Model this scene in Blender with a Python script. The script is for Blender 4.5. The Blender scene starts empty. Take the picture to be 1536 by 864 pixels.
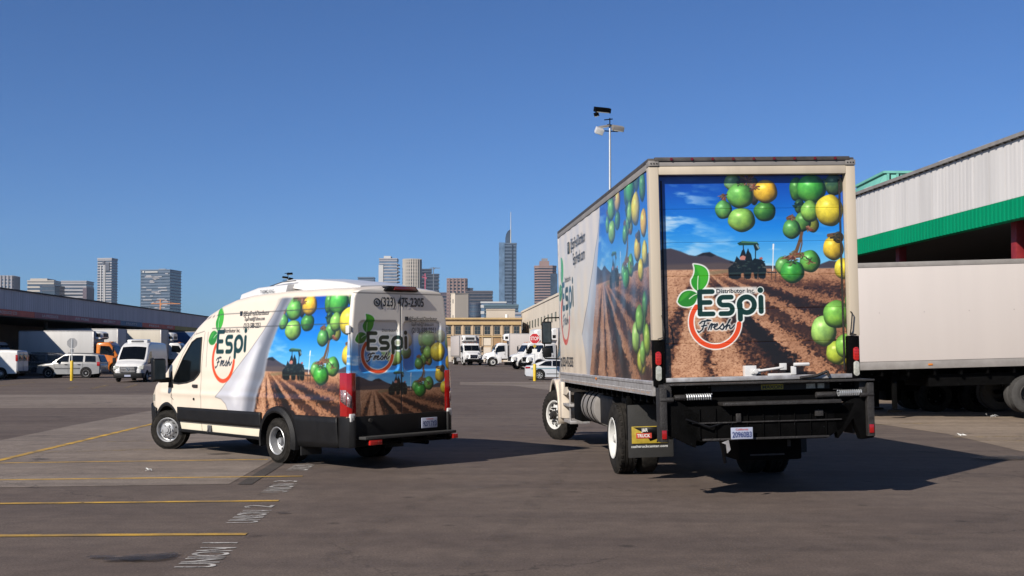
import bpy, bmesh, math, random
import numpy as np
from mathutils import Vector, Matrix, Euler
random.seed(7)
R = math.radians
SC = bpy.context.scene
COL = SC.collection

# ------------------------------------------------------------------ camera
EYE = 1.65
cam_d = bpy.data.cameras.new('camera')
cam = bpy.data.objects.new('camera', cam_d)
COL.objects.link(cam)
cam.location = (0, 0, EYE)
cam.rotation_euler = (R(90) + math.atan(43 / 1700), 0, 0)
cam_d.sensor_width = 36
cam_d.lens = 36 * 1700 / 1536
cam_d.shift_y = 63 / 1536
cam_d.clip_start = .1
cam_d.clip_end = 20000
SC.camera = cam

# ------------------------------------------------------------------ sky and sun
TO_SUN = Vector((-.97, -1.18, 1.0)).normalized()
EL = math.asin(TO_SUN.z)
AZ = math.atan2(TO_SUN.x, TO_SUN.y)
w = bpy.data.worlds.new('World')
SC.world = w
w.use_nodes = True
wn = w.node_tree
bg = wn.nodes['Background']
sky = wn.nodes.new('ShaderNodeTexSky')
sky.sky_type = 'NISHITA'
sky.sun_disc = False
sky.sun_elevation = EL
sky.sun_rotation = AZ
sky.air_density = .8
sky.dust_density = .8
sky.ozone_density = 2.0
sky.altitude = 100
tint = wn.nodes.new('ShaderNodeMix')
tint.data_type = 'RGBA'
tint.blend_type = 'MULTIPLY'
tint.inputs[0].default_value = 1
tint.inputs[7].default_value = (.50, .78, 1.18, 1)
wn.links.new(sky.outputs[0], tint.inputs[6])
wn.links.new(tint.outputs[2], bg.inputs[0])
SKY_STR = .054
bg.inputs[1].default_value = SKY_STR
sd = bpy.data.lights.new('sun', 'SUN')
sd.energy = 5.0
sd.angle = R(.5)
sd.color = (1.0, .93, .83)
so = bpy.data.objects.new('sun', sd)
COL.objects.link(so)
so.rotation_euler = TO_SUN.to_track_quat('Z', 'Y').to_euler()
so.location = (-30, -30, 40)
SC.view_settings.view_transform = 'Standard'
SC.view_settings.look = 'None'
SC.view_settings.exposure = 0.7
SC.view_settings.gamma = 1.0

# ------------------------------------------------------------------ helpers
def lin(c):
    return tuple((x / 255 / 12.92) if x / 255 <= .04045 else (((x / 255 + .055) / 1.055) ** 2.4) for x in c)

def NL(m): return m.node_tree.nodes, m.node_tree.links

ALB = .67
def pm(name, col, rough=.5, metal=0, var=.12, scale=6.0, bump=0.0, bscale=60.0, coat=0, dirt=None, emit=0, spec=None, streak=False):
    """procedural paint / metal / stone: base colour broken up by two noises, roughness varied, optional bump"""
    if not metal > .4: col = tuple(x * ALB for x in col); dirt = tuple(x * ALB for x in dirt) if dirt else None
    m = bpy.data.materials.new(name)
    m.use_nodes = True
    n, l = NL(m)
    b = n['Principled BSDF']
    b.inputs['Roughness'].default_value = rough
    b.inputs['Metallic'].default_value = metal
    b.inputs['Coat Weight'].default_value = coat
    b.inputs['Coat Roughness'].default_value = .08
    if spec is not None: b.inputs['Specular IOR Level'].default_value = spec
    tc = n.new('ShaderNodeTexCoord')
    mp = n.new('ShaderNodeMapping')
    l.new(tc.outputs['Object'], mp.inputs[0])
    if streak: mp.inputs['Scale'].default_value = (1, 1, .08)
    t = n.new('ShaderNodeTexNoise')
    t.inputs['Scale'].default_value = scale
    t.inputs['Detail'].default_value = 6
    t.inputs['Roughness'].default_value = .62
    l.new(mp.outputs[0], t.inputs['Vector'])
    r = n.new('ShaderNodeValToRGB')
    r.color_ramp.elements[0].position = .3
    r.color_ramp.elements[1].position = .7
    d = dirt if dirt else tuple(x * (1 - var * 1.6) for x in col)
    r.color_ramp.elements[0].color = (*d, 1)
    r.color_ramp.elements[1].color = (*[min(1, x * (1 + var * .5)) for x in col], 1)
    l.new(t.outputs['Fac'], r.inputs[0])
    l.new(r.outputs[0], b.inputs['Base Color'])
    mr = n.new('ShaderNodeMapRange')
    mr.inputs['To Min'].default_value = max(0, rough - .08)
    mr.inputs['To Max'].default_value = min(1, rough + .12)
    l.new(t.outputs['Fac'], mr.inputs[0])
    l.new(mr.outputs[0], b.inputs['Roughness'])
    if bump > 0:
        t2 = n.new('ShaderNodeTexNoise')
        t2.inputs['Scale'].default_value = bscale
        t2.inputs['Detail'].default_value = 4
        l.new(tc.outputs['Object'], t2.inputs['Vector'])
        bp = n.new('ShaderNodeBump')
        bp.inputs['Strength'].default_value = bump
        bp.inputs['Distance'].default_value = .02
        l.new(t2.outputs['Fac'], bp.inputs['Height'])
        l.new(bp.outputs[0], b.inputs['Normal'])
    return m

def print_mat(name, rough=.3, coat=.5):
    """vinyl wrap: colour from the printed picture stored on the mesh"""
    m = bpy.data.materials.new(name)
    m.use_nodes = True
    n, l = NL(m)
    b = n['Principled BSDF']
    a = n.new('ShaderNodeAttribute')
    a.attribute_name = 'print'
    tc = n.new('ShaderNodeTexCoord')
    t = n.new('ShaderNodeTexNoise')
    t.inputs['Scale'].default_value = 2.5
    t.inputs['Detail'].default_value = 7
    l.new(tc.outputs['Object'], t.inputs['Vector'])
    mr = n.new('ShaderNodeMapRange')
    mr.inputs['To Min'].default_value = .88 * ALB
    mr.inputs['To Max'].default_value = 1.06 * ALB
    l.new(t.outputs['Fac'], mr.inputs[0])
    mx = n.new('ShaderNodeMix')
    mx.data_type = 'RGBA'
    mx.blend_type = 'MULTIPLY'
    mx.inputs[0].default_value = 1
    l.new(a.outputs['Color'], mx.inputs[6])
    l.new(mr.outputs[0], mx.inputs[7])
    l.new(mx.outputs[2], b.inputs['Base Color'])
    m2 = n.new('ShaderNodeMapRange')
    m2.inputs['To Min'].default_value = rough - .06
    m2.inputs['To Max'].default_value = rough + .14
    l.new(t.outputs['Fac'], m2.inputs[0])
    l.new(m2.outputs[0], b.inputs['Roughness'])
    b.inputs['Coat Weight'].default_value = coat
    b.inputs['Coat Roughness'].default_value = .1
    return m

def meta(o, label=None, cat=None, group=None, kind=None):
    if label: o['label'] = label
    if cat: o['category'] = cat
    if group: o['group'] = group
    if kind: o['kind'] = kind
    return o

class MB:
    def __init__(s): s.v = []; s.f = []; s.m = []
    def add(s, vs, fs, mi=0):
        k = len(s.v)
        s.v += [tuple(v) for v in vs]
        s.f += [tuple(i + k for i in f) for f in fs]
        s.m += [mi] * len(fs)
        return s
    def box(s, c, d, mi=0, rot=None, taper=1.0):
        x, y, z = d[0] / 2, d[1] / 2, d[2] / 2
        vs = [Vector((i * x * (taper if k > 0 else 1), j * y * (taper if k > 0 else 1), k * z)) for k in (-1, 1) for j in (-1, 1) for i in (-1, 1)]
        if rot: 
            M = Euler(rot).to_matrix(); vs = [M @ v for v in vs]
        vs = [v + Vector(c) for v in vs]
        return s.add(vs, [(0, 2, 3, 1), (4, 5, 7, 6), (0, 1, 5, 4), (1, 3, 7, 5), (3, 2, 6, 7), (2, 0, 4, 6)], mi)
    def bb(s, x0, x1, y0, y1, z0, z1, mi=0):
        return s.box(((x0 + x1) / 2, (y0 + y1) / 2, (z0 + z1) / 2), (abs(x1 - x0), abs(y1 - y0), abs(z1 - z0)), mi)
    def prism(s, poly, ax, a, b, mi=0):
        """poly in the two other axes, extruded along ax from a to b"""
        def P(p, t):
            return (t, p[0], p[1]) if ax == 'x' else ((p[0], t, p[1]) if ax == 'y' else (p[0], p[1], t))
        n = len(poly)
        vs = [P(p, a) for p in poly] + [P(p, b) for p in poly]
        fs = [tuple(range(n)), tuple(range(2 * n - 1, n - 1, -1))] + [(i, (i + 1) % n + 0, (i + 1) % n + n, i + n) for i in range(n)]
        return s.add(vs, fs, mi)
    def cyl(s, p0, p1, r, n=12, r2=None, mi=0, cap=True):
        p0 = Vector(p0); p1 = Vector(p1)
        r2 = r if r2 is None else r2
        q = (p1 - p0).to_track_quat('Z', 'Y')
        ring = [q @ Vector((math.cos(2 * math.pi * i / n), math.sin(2 * math.pi * i / n), 0)) for i in range(n)]
        vs = [p0 + a * r for a in ring] + [p1 + a * r2 for a in ring]
        fs = [(i, (i + 1) % n, (i + 1) % n + n, i + n) for i in range(n)]
        if cap: fs += [tuple(range(n - 1, -1, -1)), tuple(range(n, 2 * n))]
        return s.add(vs, fs, mi)
    def tube(s, pts, r, n=8, mi=0):
        for a, b in zip(pts[:-1], pts[1:]): s.cyl(a, b, r, n, mi=mi)
        return s
    def lathe(s, prof, n=32, c=(0, 0, 0), mi=0, ax='y'):
        """prof: list of (radius, height along axis)"""
        k = len(prof); vs = []
        for i in range(n):
            a = 2 * math.pi * i / n
            for r, h in prof:
                if ax == 'y': vs.append((c[0] + r * math.cos(a), c[1] + h, c[2] + r * math.sin(a)))
                elif ax == 'z': vs.append((c[0] + r * math.cos(a), c[1] + r * math.sin(a), c[2] + h))
                else: vs.append((c[0] + h, c[1] + r * math.cos(a), c[2] + r * math.sin(a)))
        fs = []
        for i in range(n):
            j = (i + 1) % n
            for t in range(k - 1): fs.append((i * k + t, i * k + t + 1, j * k + t + 1, j * k + t))
        return s.add(vs, fs, mi)
    def quad(s, a, b, c, d, mi=0): return s.add([a, b, c, d], [(0, 1, 2, 3)], mi)
    def strip(s, A, B, mi=0):
        n = len(A)
        return s.add(list(A) + list(B), [(i, i + 1, n + i + 1, n + i) for i in range(n - 1)], mi)
    def build(s, name, mats, parent=None, bevel=0, label=None, cat=None, group=None, kind=None, smooth=32, loc=None, rot=None, seg=2, thick=0):
        me = bpy.data.meshes.new(name)
        me.from_pydata(s.v, [], s.f)
        if not isinstance(mats, (list, tuple)): mats = [mats]
        for m in mats: me.materials.append(m)
        for p, mi in zip(me.polygons, s.m): p.material_index = mi
        bm = bmesh.new(); bm.from_mesh(me)
        bmesh.ops.remove_doubles(bm, verts=bm.verts, dist=1e-5)
        bmesh.ops.recalc_face_normals(bm, faces=bm.faces)
        if bevel > 0:
            es = [e for e in bm.edges if len(e.link_faces) == 2 and e.calc_face_angle(0) > R(28)]
            bmesh.ops.bevel(bm, geom=es, offset=bevel, segments=seg, affect='EDGES', profile=.6, clamp_overlap=True)
        if smooth:
            for f in bm.faces: f.smooth = True
            for e in bm.edges:
                if len(e.link_faces) == 2 and e.calc_face_angle(0) > R(smooth): e.smooth = False
        bm.to_mesh(me); bm.free()
        o = bpy.data.objects.new(name, me)
        COL.objects.link(o)
        if parent is not None: o.parent = parent
        if loc: o.location = loc
        if rot: o.rotation_euler = rot
        if thick:
            md = o.modifiers.new('thickness', 'SOLIDIFY'); md.thickness = thick; md.offset = -1
        return meta(o, label, cat, group, kind)

def thing(name, label, cat, loc=(0, 0, 0), rz=0, group=None, rot=None):
    o = bpy.data.objects.new(name, None)
    o.empty_display_size = .3
    COL.objects.link(o)
    o.location = loc
    o.rotation_euler = rot if rot else (0, 0, rz)
    return meta(o, label, cat, group)

def clone(o, parent=None):
    c = o.copy(); COL.objects.link(c); c.parent = parent
    for ch in list(o.children):
        clone(ch, c)
    return c

def grid_obj(name, P, mat, parent=None, colors=None, mask=None, label=None, kind=None, flip=False, smooth=True):
    """P: (ny, nx, 3) vertex grid; colours (ny, nx, 3) sRGB 0..1"""
    ny, nx = P.shape[:2]
    idx = np.arange(ny * nx).reshape(ny, nx)
    q = np.stack([idx[:-1, :-1], idx[:-1, 1:], idx[1:, 1:], idx[1:, :-1]], -1)
    if flip: q = q[..., ::-1]
    q = q[mask] if mask is not None else q.reshape(-1, 4)
    me = bpy.data.meshes.new(name)
    me.vertices.add(ny * nx); me.vertices.foreach_set('co', P.astype(np.float32).ravel())
    nq = len(q)
    me.loops.add(nq * 4); me.loops.foreach_set('vertex_index', q.astype(np.int32).ravel())
    me.polygons.add(nq)
    me.polygons.foreach_set('loop_start', np.arange(0, nq * 4, 4, dtype=np.int32))
    me.polygons.foreach_set('loop_total', np.full(nq, 4, dtype=np.int32))
    me.update(calc_edges=True)
    if smooth: me.polygons.foreach_set('use_smooth', np.ones(nq, dtype=bool))
    me.validate()
    if colors is not None:
        c = np.clip(colors, 0, 1)
        c = np.where(c <= .04045, c / 12.92, ((c + .055) / 1.055) ** 2.4)
        rgba = np.ones((ny * nx, 4), np.float32); rgba[:, :3] = c.reshape(-1, 3)
        at = me.color_attributes.new('print', 'FLOAT_COLOR', 'POINT')
        at.data.foreach_set('color', rgba.ravel())
    me.materials.append(mat)
    o = bpy.data.objects.new(name, me)
    COL.objects.link(o)
    if parent is not None: o.parent = parent
    return meta(o, label, kind=kind)

_txt = {}
def text_faces(s, size=1.0, bold=0.0, sx=1.0, align='LEFT'):
    """flat triangulated letters in the XY plane (x right, y up)"""
    key = (s, bold)
    if key not in _txt:
        cu = bpy.data.curves.new('t', 'FONT'); cu.body = s; cu.size = 1; cu.offset = bold; cu.resolution_u = 3
        ob = bpy.data.objects.new('t', cu)
        me = ob.to_mesh()
        vs = [tuple(v.co) for v in me.vertices]; fs = [tuple(p.vertices) for p in me.polygons]
        ob.to_mesh_clear(); bpy.data.objects.remove(ob); bpy.data.curves.remove(cu)
        _txt[key] = (vs, fs)
    vs, fs = _txt[key]
    x0 = min(v[0] for v in vs); x1 = max(v[0] for v in vs)
    off = {'LEFT': x0, 'CENTER': (x0 + x1) / 2, 'RIGHT': x1}[align]
    return [((v[0] - off) * size * sx, v[1] * size) for v in vs], fs, (x1 - x0) * size * sx

def text_mb(s, place, size, bold=0.0, sx=1.0, align='LEFT', width=None, mb=None, mi=0):
    """place(x, y) -> 3d point; width: stretch to this width"""
    vs, fs, wd = text_faces(s, size, bold, sx, align)
    k = (width / wd) if width else 1
    mb = mb or MB()
    mb.add([place(v[0] * k, v[1]) for v in vs], fs, mi)
    return mb

def gz(Y):
    """the lot lies level round the vans and rises gently towards the far docks"""
    t = max(0.0, min(1.0, (Y - 62) / 95.0))
    return 1.0 * (t * t * (3 - 2 * t) * .35 + t * .65)

_p = math.atan(43 / 1700); _c, _s = math.cos(_p), math.sin(_p)
def ray(px, py):
    u = -(py - 495) / 1700
    return Vector(((px - 768) / 1700, _c - u * _s, _s + u * _c))
def G(px, py):
    """ground point seen at that pixel of the photograph"""
    d = ray(px, py); z = 0
    for _ in range(30):
        t = (z - EYE) / d.z; z = .5 * z + .5 * gz(d.y * t)
    return (d.x * t, d.y * t)
def at(px, py, Y):
    d = ray(px, py); return Vector((d.x * Y / d.y, Y, EYE + d.z * Y / d.y))

# ------------------------------------------------------------------ picture painting (numpy, evaluated at mesh vertices)
def vnoise(X, Y, seed=0):
    xi = np.floor(X).astype(np.int64); yi = np.floor(Y).astype(np.int64)
    fx = X - xi; fy = Y - yi
    fx = fx * fx * (3 - 2 * fx); fy = fy * fy * (3 - 2 * fy)
    def h(a, b):
        n = (a * 374761393 + b * 668265263 + seed * 974711) & 0xffffffff
        n = ((n ^ (n >> 13)) * 1274126177) & 0xffffffff
        return ((n ^ (n >> 16)) & 0xffff) / 65535.0
    return (h(xi, yi) * (1 - fx) + h(xi + 1, yi) * fx) * (1 - fy) + (h(xi, yi + 1) * (1 - fx) + h(xi + 1, yi + 1) * fx) * fy
def fbm(X, Y, o=4, seed=0):
    r = 0; a = .5; t = 0
    for i in range(o):
        r = r + a * vnoise(X * 2 ** i, Y * 2 ** i, seed + i); t += a; a *= .5
    return r / t

class Pic:
    """X (ny,nx), Y (ny,nx): picture coordinates of each vertex, y down"""
    def __init__(s, X, Y, base):
        s.X, s.Y = X, Y
        s.C = np.empty(X.shape + (3,)); s.C[:] = np.array(base) / 255.0
        s.px = max(abs(X[0, 1] - X[0, 0]), 1e-6); s.py = max(abs(Y[1, 0] - Y[0, 0]), 1e-6)
        s.w = max(s.px, s.py) * .6
    def sel(s, x0, y0, x1, y1, pad=0):
        m = (s.X[0] >= x0 - pad) & (s.X[0] <= x1 + pad); n = (s.Y[:, 0] >= y0 - pad) & (s.Y[:, 0] <= y1 + pad)
        i = np.where(n)[0]; j = np.where(m)[0]
        if len(i) == 0 or len(j) == 0: return None
        return (slice(i[0], i[-1] + 1), slice(j[0], j[-1] + 1))
    def mix(s, sl, a, col):
        c = np.asarray(col, float)
        if c.ndim == 1: c = c / 255.0
        s.C[sl] = s.C[sl] * (1 - a[..., None]) + c * a[..., None]
    def stroke(s, pts, r, col, soft=None, alpha=1.0):
        pts = np.array(pts, float); soft = soft or s.w
        sl = s.sel(pts[:, 0].min(), pts[:, 1].min(), pts[:, 0].max(), pts[:, 1].max(), r + soft * 2)
        if sl is None: return
        X, Y = s.X[sl], s.Y[sl]; D = np.full(X.shape, 1e9)
        for (ax, ay), (bx, by) in zip(pts[:-1], pts[1:]):
            dx, dy = bx - ax, by - ay; L = dx * dx + dy * dy + 1e-9
            t = np.clip(((X - ax) * dx + (Y - ay) * dy) / L, 0, 1)
            D = np.minimum(D, np.hypot(X - ax - t * dx, Y - ay - t * dy))
        s.mix(sl, np.clip((r - D) / (soft * 2) + .5, 0, 1) * alpha, col)
    def poly(s, pts, col, soft=None, alpha=1.0, grow=0):
        pts = np.array(pts, float); soft = soft or s.w
        sl = s.sel(pts[:, 0].min(), pts[:, 1].min(), pts[:, 0].max(), pts[:, 1].max(), grow + soft * 2)
        if sl is None: return
        X, Y = s.X[sl], s.Y[sl]; ins = np.zeros(X.shape, bool); D = np.full(X.shape, 1e9)
        n = len(pts)
        for i in range(n):
            ax, ay = pts[i]; bx, by = pts[(i + 1) % n]
            if ay != by:
                ins ^= ((ay > Y) != (by > Y)) & (X < (bx - ax) * (Y - ay) / (by - ay) + ax)
            dx, dy = bx - ax, by - ay; L = dx * dx + dy * dy + 1e-9
            t = np.clip(((X - ax) * dx + (Y - ay) * dy) / L, 0, 1)
            D = np.minimum(D, np.hypot(X - ax - t * dx, Y - ay - t * dy))
        sd = np.where(ins, D, -D)
        s.mix(sl, np.clip((sd + grow) / (soft * 2) + .5, 0, 1) * alpha, col)
    def tomato(s, x, y, rx, ry, col, alpha=1.0, sat=1.0):
        sl = s.sel(x - rx, y - ry, x + rx, y + ry, s.w * 2)
        if sl is None: return
        u = (s.X[sl] - x) / rx; v = (s.Y[sl] - y) / ry
        r = np.sqrt(u * u + v * v); nz = np.sqrt(np.clip(1 - r * r, 0, 1))
        an = np.arctan2(v, u); r = r * (1 + .018 * np.cos(5 * an + x) + .01 * np.cos(3 * an + y))
        nz = np.sqrt(np.clip(1 - r * r, 0, 1))
        lam = np.clip(-.42 * u - .40 * v + .78 * nz, 0, 1)
        c = np.array(col) / 255.0
        skin = (fbm(u * 2.2 + x, v * 2.2 + y, 4, 5)[..., None] - .5); fine = (fbm(u * 11 + x, v * 11, 3, 7)[..., None] - .5)
        low = np.clip(v * .8 + .1 + skin[..., 0] * 1.2, 0, 1)[..., None]
        c = c * (1 - low * .30) + np.array([.72, .66, .18]) * low * .30        # riper towards the tip
        c = c * (1 + skin * .5 + fine * .12)
        pale = np.clip(lam[..., None] - .45, 0, 1) * 1.1
        c = c * (1 - pale * .28) + np.array([.80, .88, .72]) * pale * .28      # waxy bloom on the lit shoulder
        sh = (.34 + .84 * lam ** .9)[..., None] * (1 - .55 * np.clip((r - .72) / .28, 0, 1)[..., None] * np.clip(.6 + u * .7 + v * .7, 0, 1)[..., None])
        C = c * sh
        d2 = ((u + .30 + .12 * v) / .20) ** 2 + ((v + .42) / .13) ** 2
        C = C + np.exp(-d2)[..., None] * np.array([.34, .36, .32]) * (.5 + fbm(u * 7 + y, v * 7, 2, 9)[..., None])
        C = C + np.clip((r - .80) / .2, 0, 1)[..., None] * np.clip(u * .6 + v * .6, 0, 1)[..., None] * np.array([.05, .09, .06])
        a = np.clip((1 - r) * min(rx, ry) / (s.w * 2) + .5, 0, 1) * alpha
        s.mix(sl, a, np.clip(C, 0, 1))

def c3(x, y): return (960 + x / 3.324, 220 + y / 3.324)
def c4(x, y): return (960 + x / 3.086, 460 + y / 3.086)

def paint_field(p, alpha=1.0, low_fruit=True):
    """blue sky, hills, ploughed field, tractor and hanging green tomatoes; coordinates of the box door in the photograph"""
    X, Y = p.X, p.Y
    H0 = 405 + .012 * (X - 992)
    v = np.clip((Y - 266) / 140.0, -.1, 1)
    top, mid, lo = np.array([6, 62, 168]) / 255, np.array([22, 128, 222]) / 255, np.array([120, 196, 236]) / 255
    t = v[..., None]
    S = np.where(t < .55, top + (mid - top) * np.clip(t / .55, 0, 1), mid + (lo - mid) * np.clip((t - .55) / .45, 0, 1))
    cl = fbm(X / 34 + Y / 60, Y / 9 - X / 80, 5, 11)
    cm = np.clip((cl - .50) * 4, 0, 1) * np.clip((1100 - X) / 90, 0, 1) * np.clip((Y - 262) / 30, 0, 1) * .75
    cm = np.maximum(cm, np.clip((fbm(X / 40, Y / 6, 4, 3) - .55) * 4, 0, 1) * np.clip((Y - 320) / 60, 0, 1) * .45)
    S = S * (1 - cm[..., None]) + np.array([.86, .92, .97]) * cm[..., None]
    # ploughed ground
    dy = np.maximum(Y - 398, 1.0)
    a = np.arctan((X - 1046) / dy)
    nz = fbm(X / 5, Y / 4, 5, 21); nb = fbm(X / 22, Y / 12, 4, 8)
    n3 = fbm(X / 2.4, Y / 1.8, 3, 44)
    aw = a + ((nz - .5) * .08 + (n3 - .5) * .05 + (nb - .5) * .05) * np.clip(dy / 60, .2, 1.3)
    ks = [-1.6, -.75, -.5, -.42, -.30, -.24, -.02, .06, .11, .15, .36, .42, .56, .62, .75, .79, .87, .91, 1.02, 1.06, 1.11, 1.15, 1.22, 1.26, 1.30, 1.36, 1.42, 1.6]
    kb = [.95, .9, .8, .35, .3, .9, .95, .38, .34, .9, .9, .42, .36, .04, .03, .80, .76, .30, .14, .70, .66, .08, .10, .62, .60, .16, .55, .5]
    B = np.interp(aw, ks, kb)
    far = np.clip(1.15 - dy / 34, 0, 1)
    clod = np.clip((fbm(X / 3.4, Y / 2.6, 3, 61) - .42) * 3, 0, 1)
    mid_ = np.exp(-((B - .36) / .14) ** 2); B = B * (1 - .75 * mid_ * (1 - clod)) + mid_ * clod * .16
    B = B * (1 - far) + (.90 + .1 * (nb - .5) + .06 * np.clip((X - 1130) / 60, 0, 1)) * far
    B = B * (.80 + .40 * nz) * (.88 + .24 * nb) * (1 - .30 * np.clip((n3 - .58) * 6, 0, 1)) * (1 - .35 * np.clip((fbm(X / 2.2, Y / 1.6, 3, 31) - .60) * 8, 0, 1) * np.clip(dy / 30, 0, 1))
    stops = np.array([0, .12, .35, .6, 1.0]); cols = np.array([[12, 10, 13], [52, 30, 24], [104, 66, 46], [154, 106, 76], [206, 158, 124]]) / 255
    Gd = np.stack([np.interp(B, stops, cols[:, k]) for k in range(3)], -1)
    g = np.clip((Y - H0) / (p.w * 2) + .5, 0, 1)[..., None]
    C = S * (1 - g) + Gd * g
    p.C = p.C * (1 - alpha) + C * alpha if np.ndim(alpha) else C * alpha + p.C * (1 - alpha)
    al = 1.0
    hills = [c3(*q) for q in ((60, 540), (110, 517), (150, 514), (200, 530), (240, 548), (280, 556), (310, 540), (345, 537), (385, 556), (430, 575), (480, 590), (560, 604), (700, 612), (840, 624), (900, 606), (950, 588), (1000, 592), (1060, 580), (1180, 560), (1240, 628), (40, 620))]
    p.poly(hills, (66, 58, 66), soft=1.0)
    p.poly([c3(*q) for q in ((270, 556), (310, 540), (345, 536), (372, 552), (352, 560), (320, 552))], (26, 22, 26), soft=1.2)
    p.poly([c3(*q) for q in ((100, 596), (400, 590), (640, 618), (400, 622), (90, 620))], (96, 80, 74), soft=2, alpha=.7)
    # tractor with planter, canopy and two riders
    K = (15, 20, 19); K2 = (40, 54, 48)
    T1 = lambda x, y: (1060 + x / 4.856, 262 + y / 4.856)
    for pts in ([(222, 515), (262, 500), (372, 512), (384, 532), (236, 532)],): p.poly([T1(*q) for q in pts], (26, 66, 52))
    p.poly([T1(*q) for q in ((256, 498), (368, 508), (372, 516), (250, 512))], (96, 150, 110), alpha=.7)
    p.poly([T1(*q) for q in ((340, 528), (368, 520), (388, 556), (366, 574), (350, 566))], (18, 34, 34)); p.poly([T1(*q) for q in ((366, 524), (386, 554), (376, 562), (358, 530))], (170, 200, 205), alpha=.7)
    for x0, y0, x1, y1 in ((266, 530, 268, 640), (356, 560, 352, 660), (300, 560, 318, 640), (260, 570, 240, 620)): p.stroke([T1(x0, y0), T1(x1, y1)], .75, K)
    for pts in ([(252, 580), (270, 556), (284, 600), (290, 640), (240, 640)], [(286, 590), (298, 562), (322, 598), (332, 650), (280, 650)]): p.poly([T1(*q) for q in pts], K)
    p.poly([T1(*q) for q in ((238, 618), (262, 606), (282, 616), (276, 640), (242, 640))], (196, 128, 112)); p.poly([T1(*q) for q in ((380, 626), (402, 620), (408, 634), (388, 642))], (176, 90, 80))
    p.poly([T1(*q) for q in ((196, 660), (215, 612), (240, 640), (330, 645), (345, 630), (402, 640), (424, 672), (432, 730), (160, 740), (150, 700))], K, soft=.7)
    rr = random.Random(12)
    for k in range(60):
        x, y = rr.uniform(165, 425), rr.uniform(650, 740); p.stroke([T1(x, y), T1(x + rr.uniform(4, 22), y + rr.uniform(-3, 4))], rr.uniform(.3, .8), ((52, 70, 62), (24, 34, 32), (84, 84, 76), (10, 12, 12))[k % 4])
    for x, w_ in ((150, 98), (262, 60), (336, 34), (368, 62)):
        p.poly([T1(*q) for q in ((x, 712), (x + w_, 712), (x + w_ - 6, 770), (x + w_ * .7, 782), (x + w_ * .3, 780), (x + 4, 768))], K, soft=.7); p.stroke([T1(x + 6, 738), T1(x + w_ - 6, 736)], 1.0, K2)
    for x in (270, 372, 470, 500): p.stroke([T1(x, 700), T1(x - 2, 784)], .4, (40, 36, 34))
    p.stroke([T1(430, 690), T1(500, 690)], .5, (60, 50, 46)); p.stroke([T1(440, 735), T1(505, 738)], 1.0, (50, 44, 42))
    p.stroke([T1(489, 530), T1(478, 720)], .8, (220, 226, 230)); p.stroke([T1(489, 528), T1(486, 560)], 1.2, (240, 240, 240))
    p.poly([T1(*q) for q in ((0, 722), (150, 708), (150, 732), (40, 746), (0, 744))], (120, 110, 80), alpha=.6, soft=1)
    # stems
    br = (104, 74, 44)
    for q, r in (([(818, 420), (806, 470), (790, 520), (770, 575)], 2.4), ([(822, 425), (800, 480), (776, 540), (740, 570)], 1.2), ([(812, 440), (812, 500), (800, 545), (822, 570)], 1.0), ([(720, 580), (770, 560), (830, 555)], 4), ([(745, 370), (760, 362), (780, 372)], 3), ([(845, 400), (860, 430)], 3), ([(520, 160), (520, 200), (500, 215)], 4), ([(560, 150), (545, 240)], 4), ([(420, 250), (425, 275)], 3), ([(950, 460), (985, 455), (1000, 500)], 3)):
        p.stroke([c3(*k) for k in q], r, br)
    DG, GR, LG, YG, YE, OR, OL = (50, 120, 36), (76, 168, 48), (140, 194, 88), (170, 196, 60), (232, 208, 44), (240, 184, 36), (112, 120, 34)
    for x, y, rx, ry, c in ((575, 230, 30, 70, (70, 60, 50)), (468, 185, 42, 42, (120, 176, 116)), (628, 333, 56, 51, DG), (420, 322, 43, 47, (84, 160, 74)), (505, 252, 67, 64, (96, 176, 70)), (635, 232, 60, 60, OR), (510, 375, 69, 61, (128, 184, 74)),
        (792, 222, 36, 62, DG), (985, 200, 50, 56, (36, 74, 50)), (868, 222, 74, 73, (54, 158, 50)), (805, 310, 26, 40, (24, 60, 34)), (870, 402, 32, 42, OL), (820, 388, 42, 50, (70, 130, 50)), (762, 425, 46, 50, (66, 134, 62)), (857, 335, 46, 56, (116, 176, 66)), (957, 332, 71, 81, YE),
        (712, 610, 38, 46, (84, 150, 70)), (850, 590, 53, 57, (72, 150, 54)), (760, 642, 61, 57, (48, 158, 46)), (972, 525, 53, 62, (216, 176, 32)), (1016, 630, 42, 54, YE), (1000, 470, 26, 30, (50, 40, 30)),
        (1075, 250, 44, 70, (60, 130, 60)), (1080, 420, 48, 66, OR), (1085, 560, 46, 60, YE)):
        q = c3(x, y); p.tomato(q[0], q[1], rx / 3.324, ry / 3.324, c)
    for x, y, rx, ry, c in () if not low_fruit else ((990, 0, 40, 60, DG), (930, 265, 60, 36, YE), (972, 92, 26, 62, DG), (903, 240, 50, 56, (170, 190, 50)), (945, 210, 46, 58, (120, 180, 60)), (845, 137, 60, 73, (150, 200, 96)), (908, 60, 64, 66, (112, 180, 60)), (1010, 150, 44, 70, (140, 180, 50))):
        q = c4(x, y); p.tomato(q[0], q[1], rx / 3.086, ry / 3.086, c)
    rr = random.Random(4)
    def tangle(x, y, n, L, cols, r0=.45):
        q = c3(x, y)
        for k in range(n):
            an = rr.uniform(0, 6.283); l_ = L * rr.uniform(.4, 1); m_ = (q[0] + l_ * .5 * math.cos(an) + rr.uniform(-1, 1), q[1] + l_ * .4 * math.sin(an) + rr.uniform(-1, 1))
            p.stroke([q, m_, (q[0] + l_ * math.cos(an + rr.uniform(-.4, .4)), q[1] + l_ * .65 * math.sin(an))], rr.uniform(r0 * .7, r0 * 1.7), cols[k % len(cols)])
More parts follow.
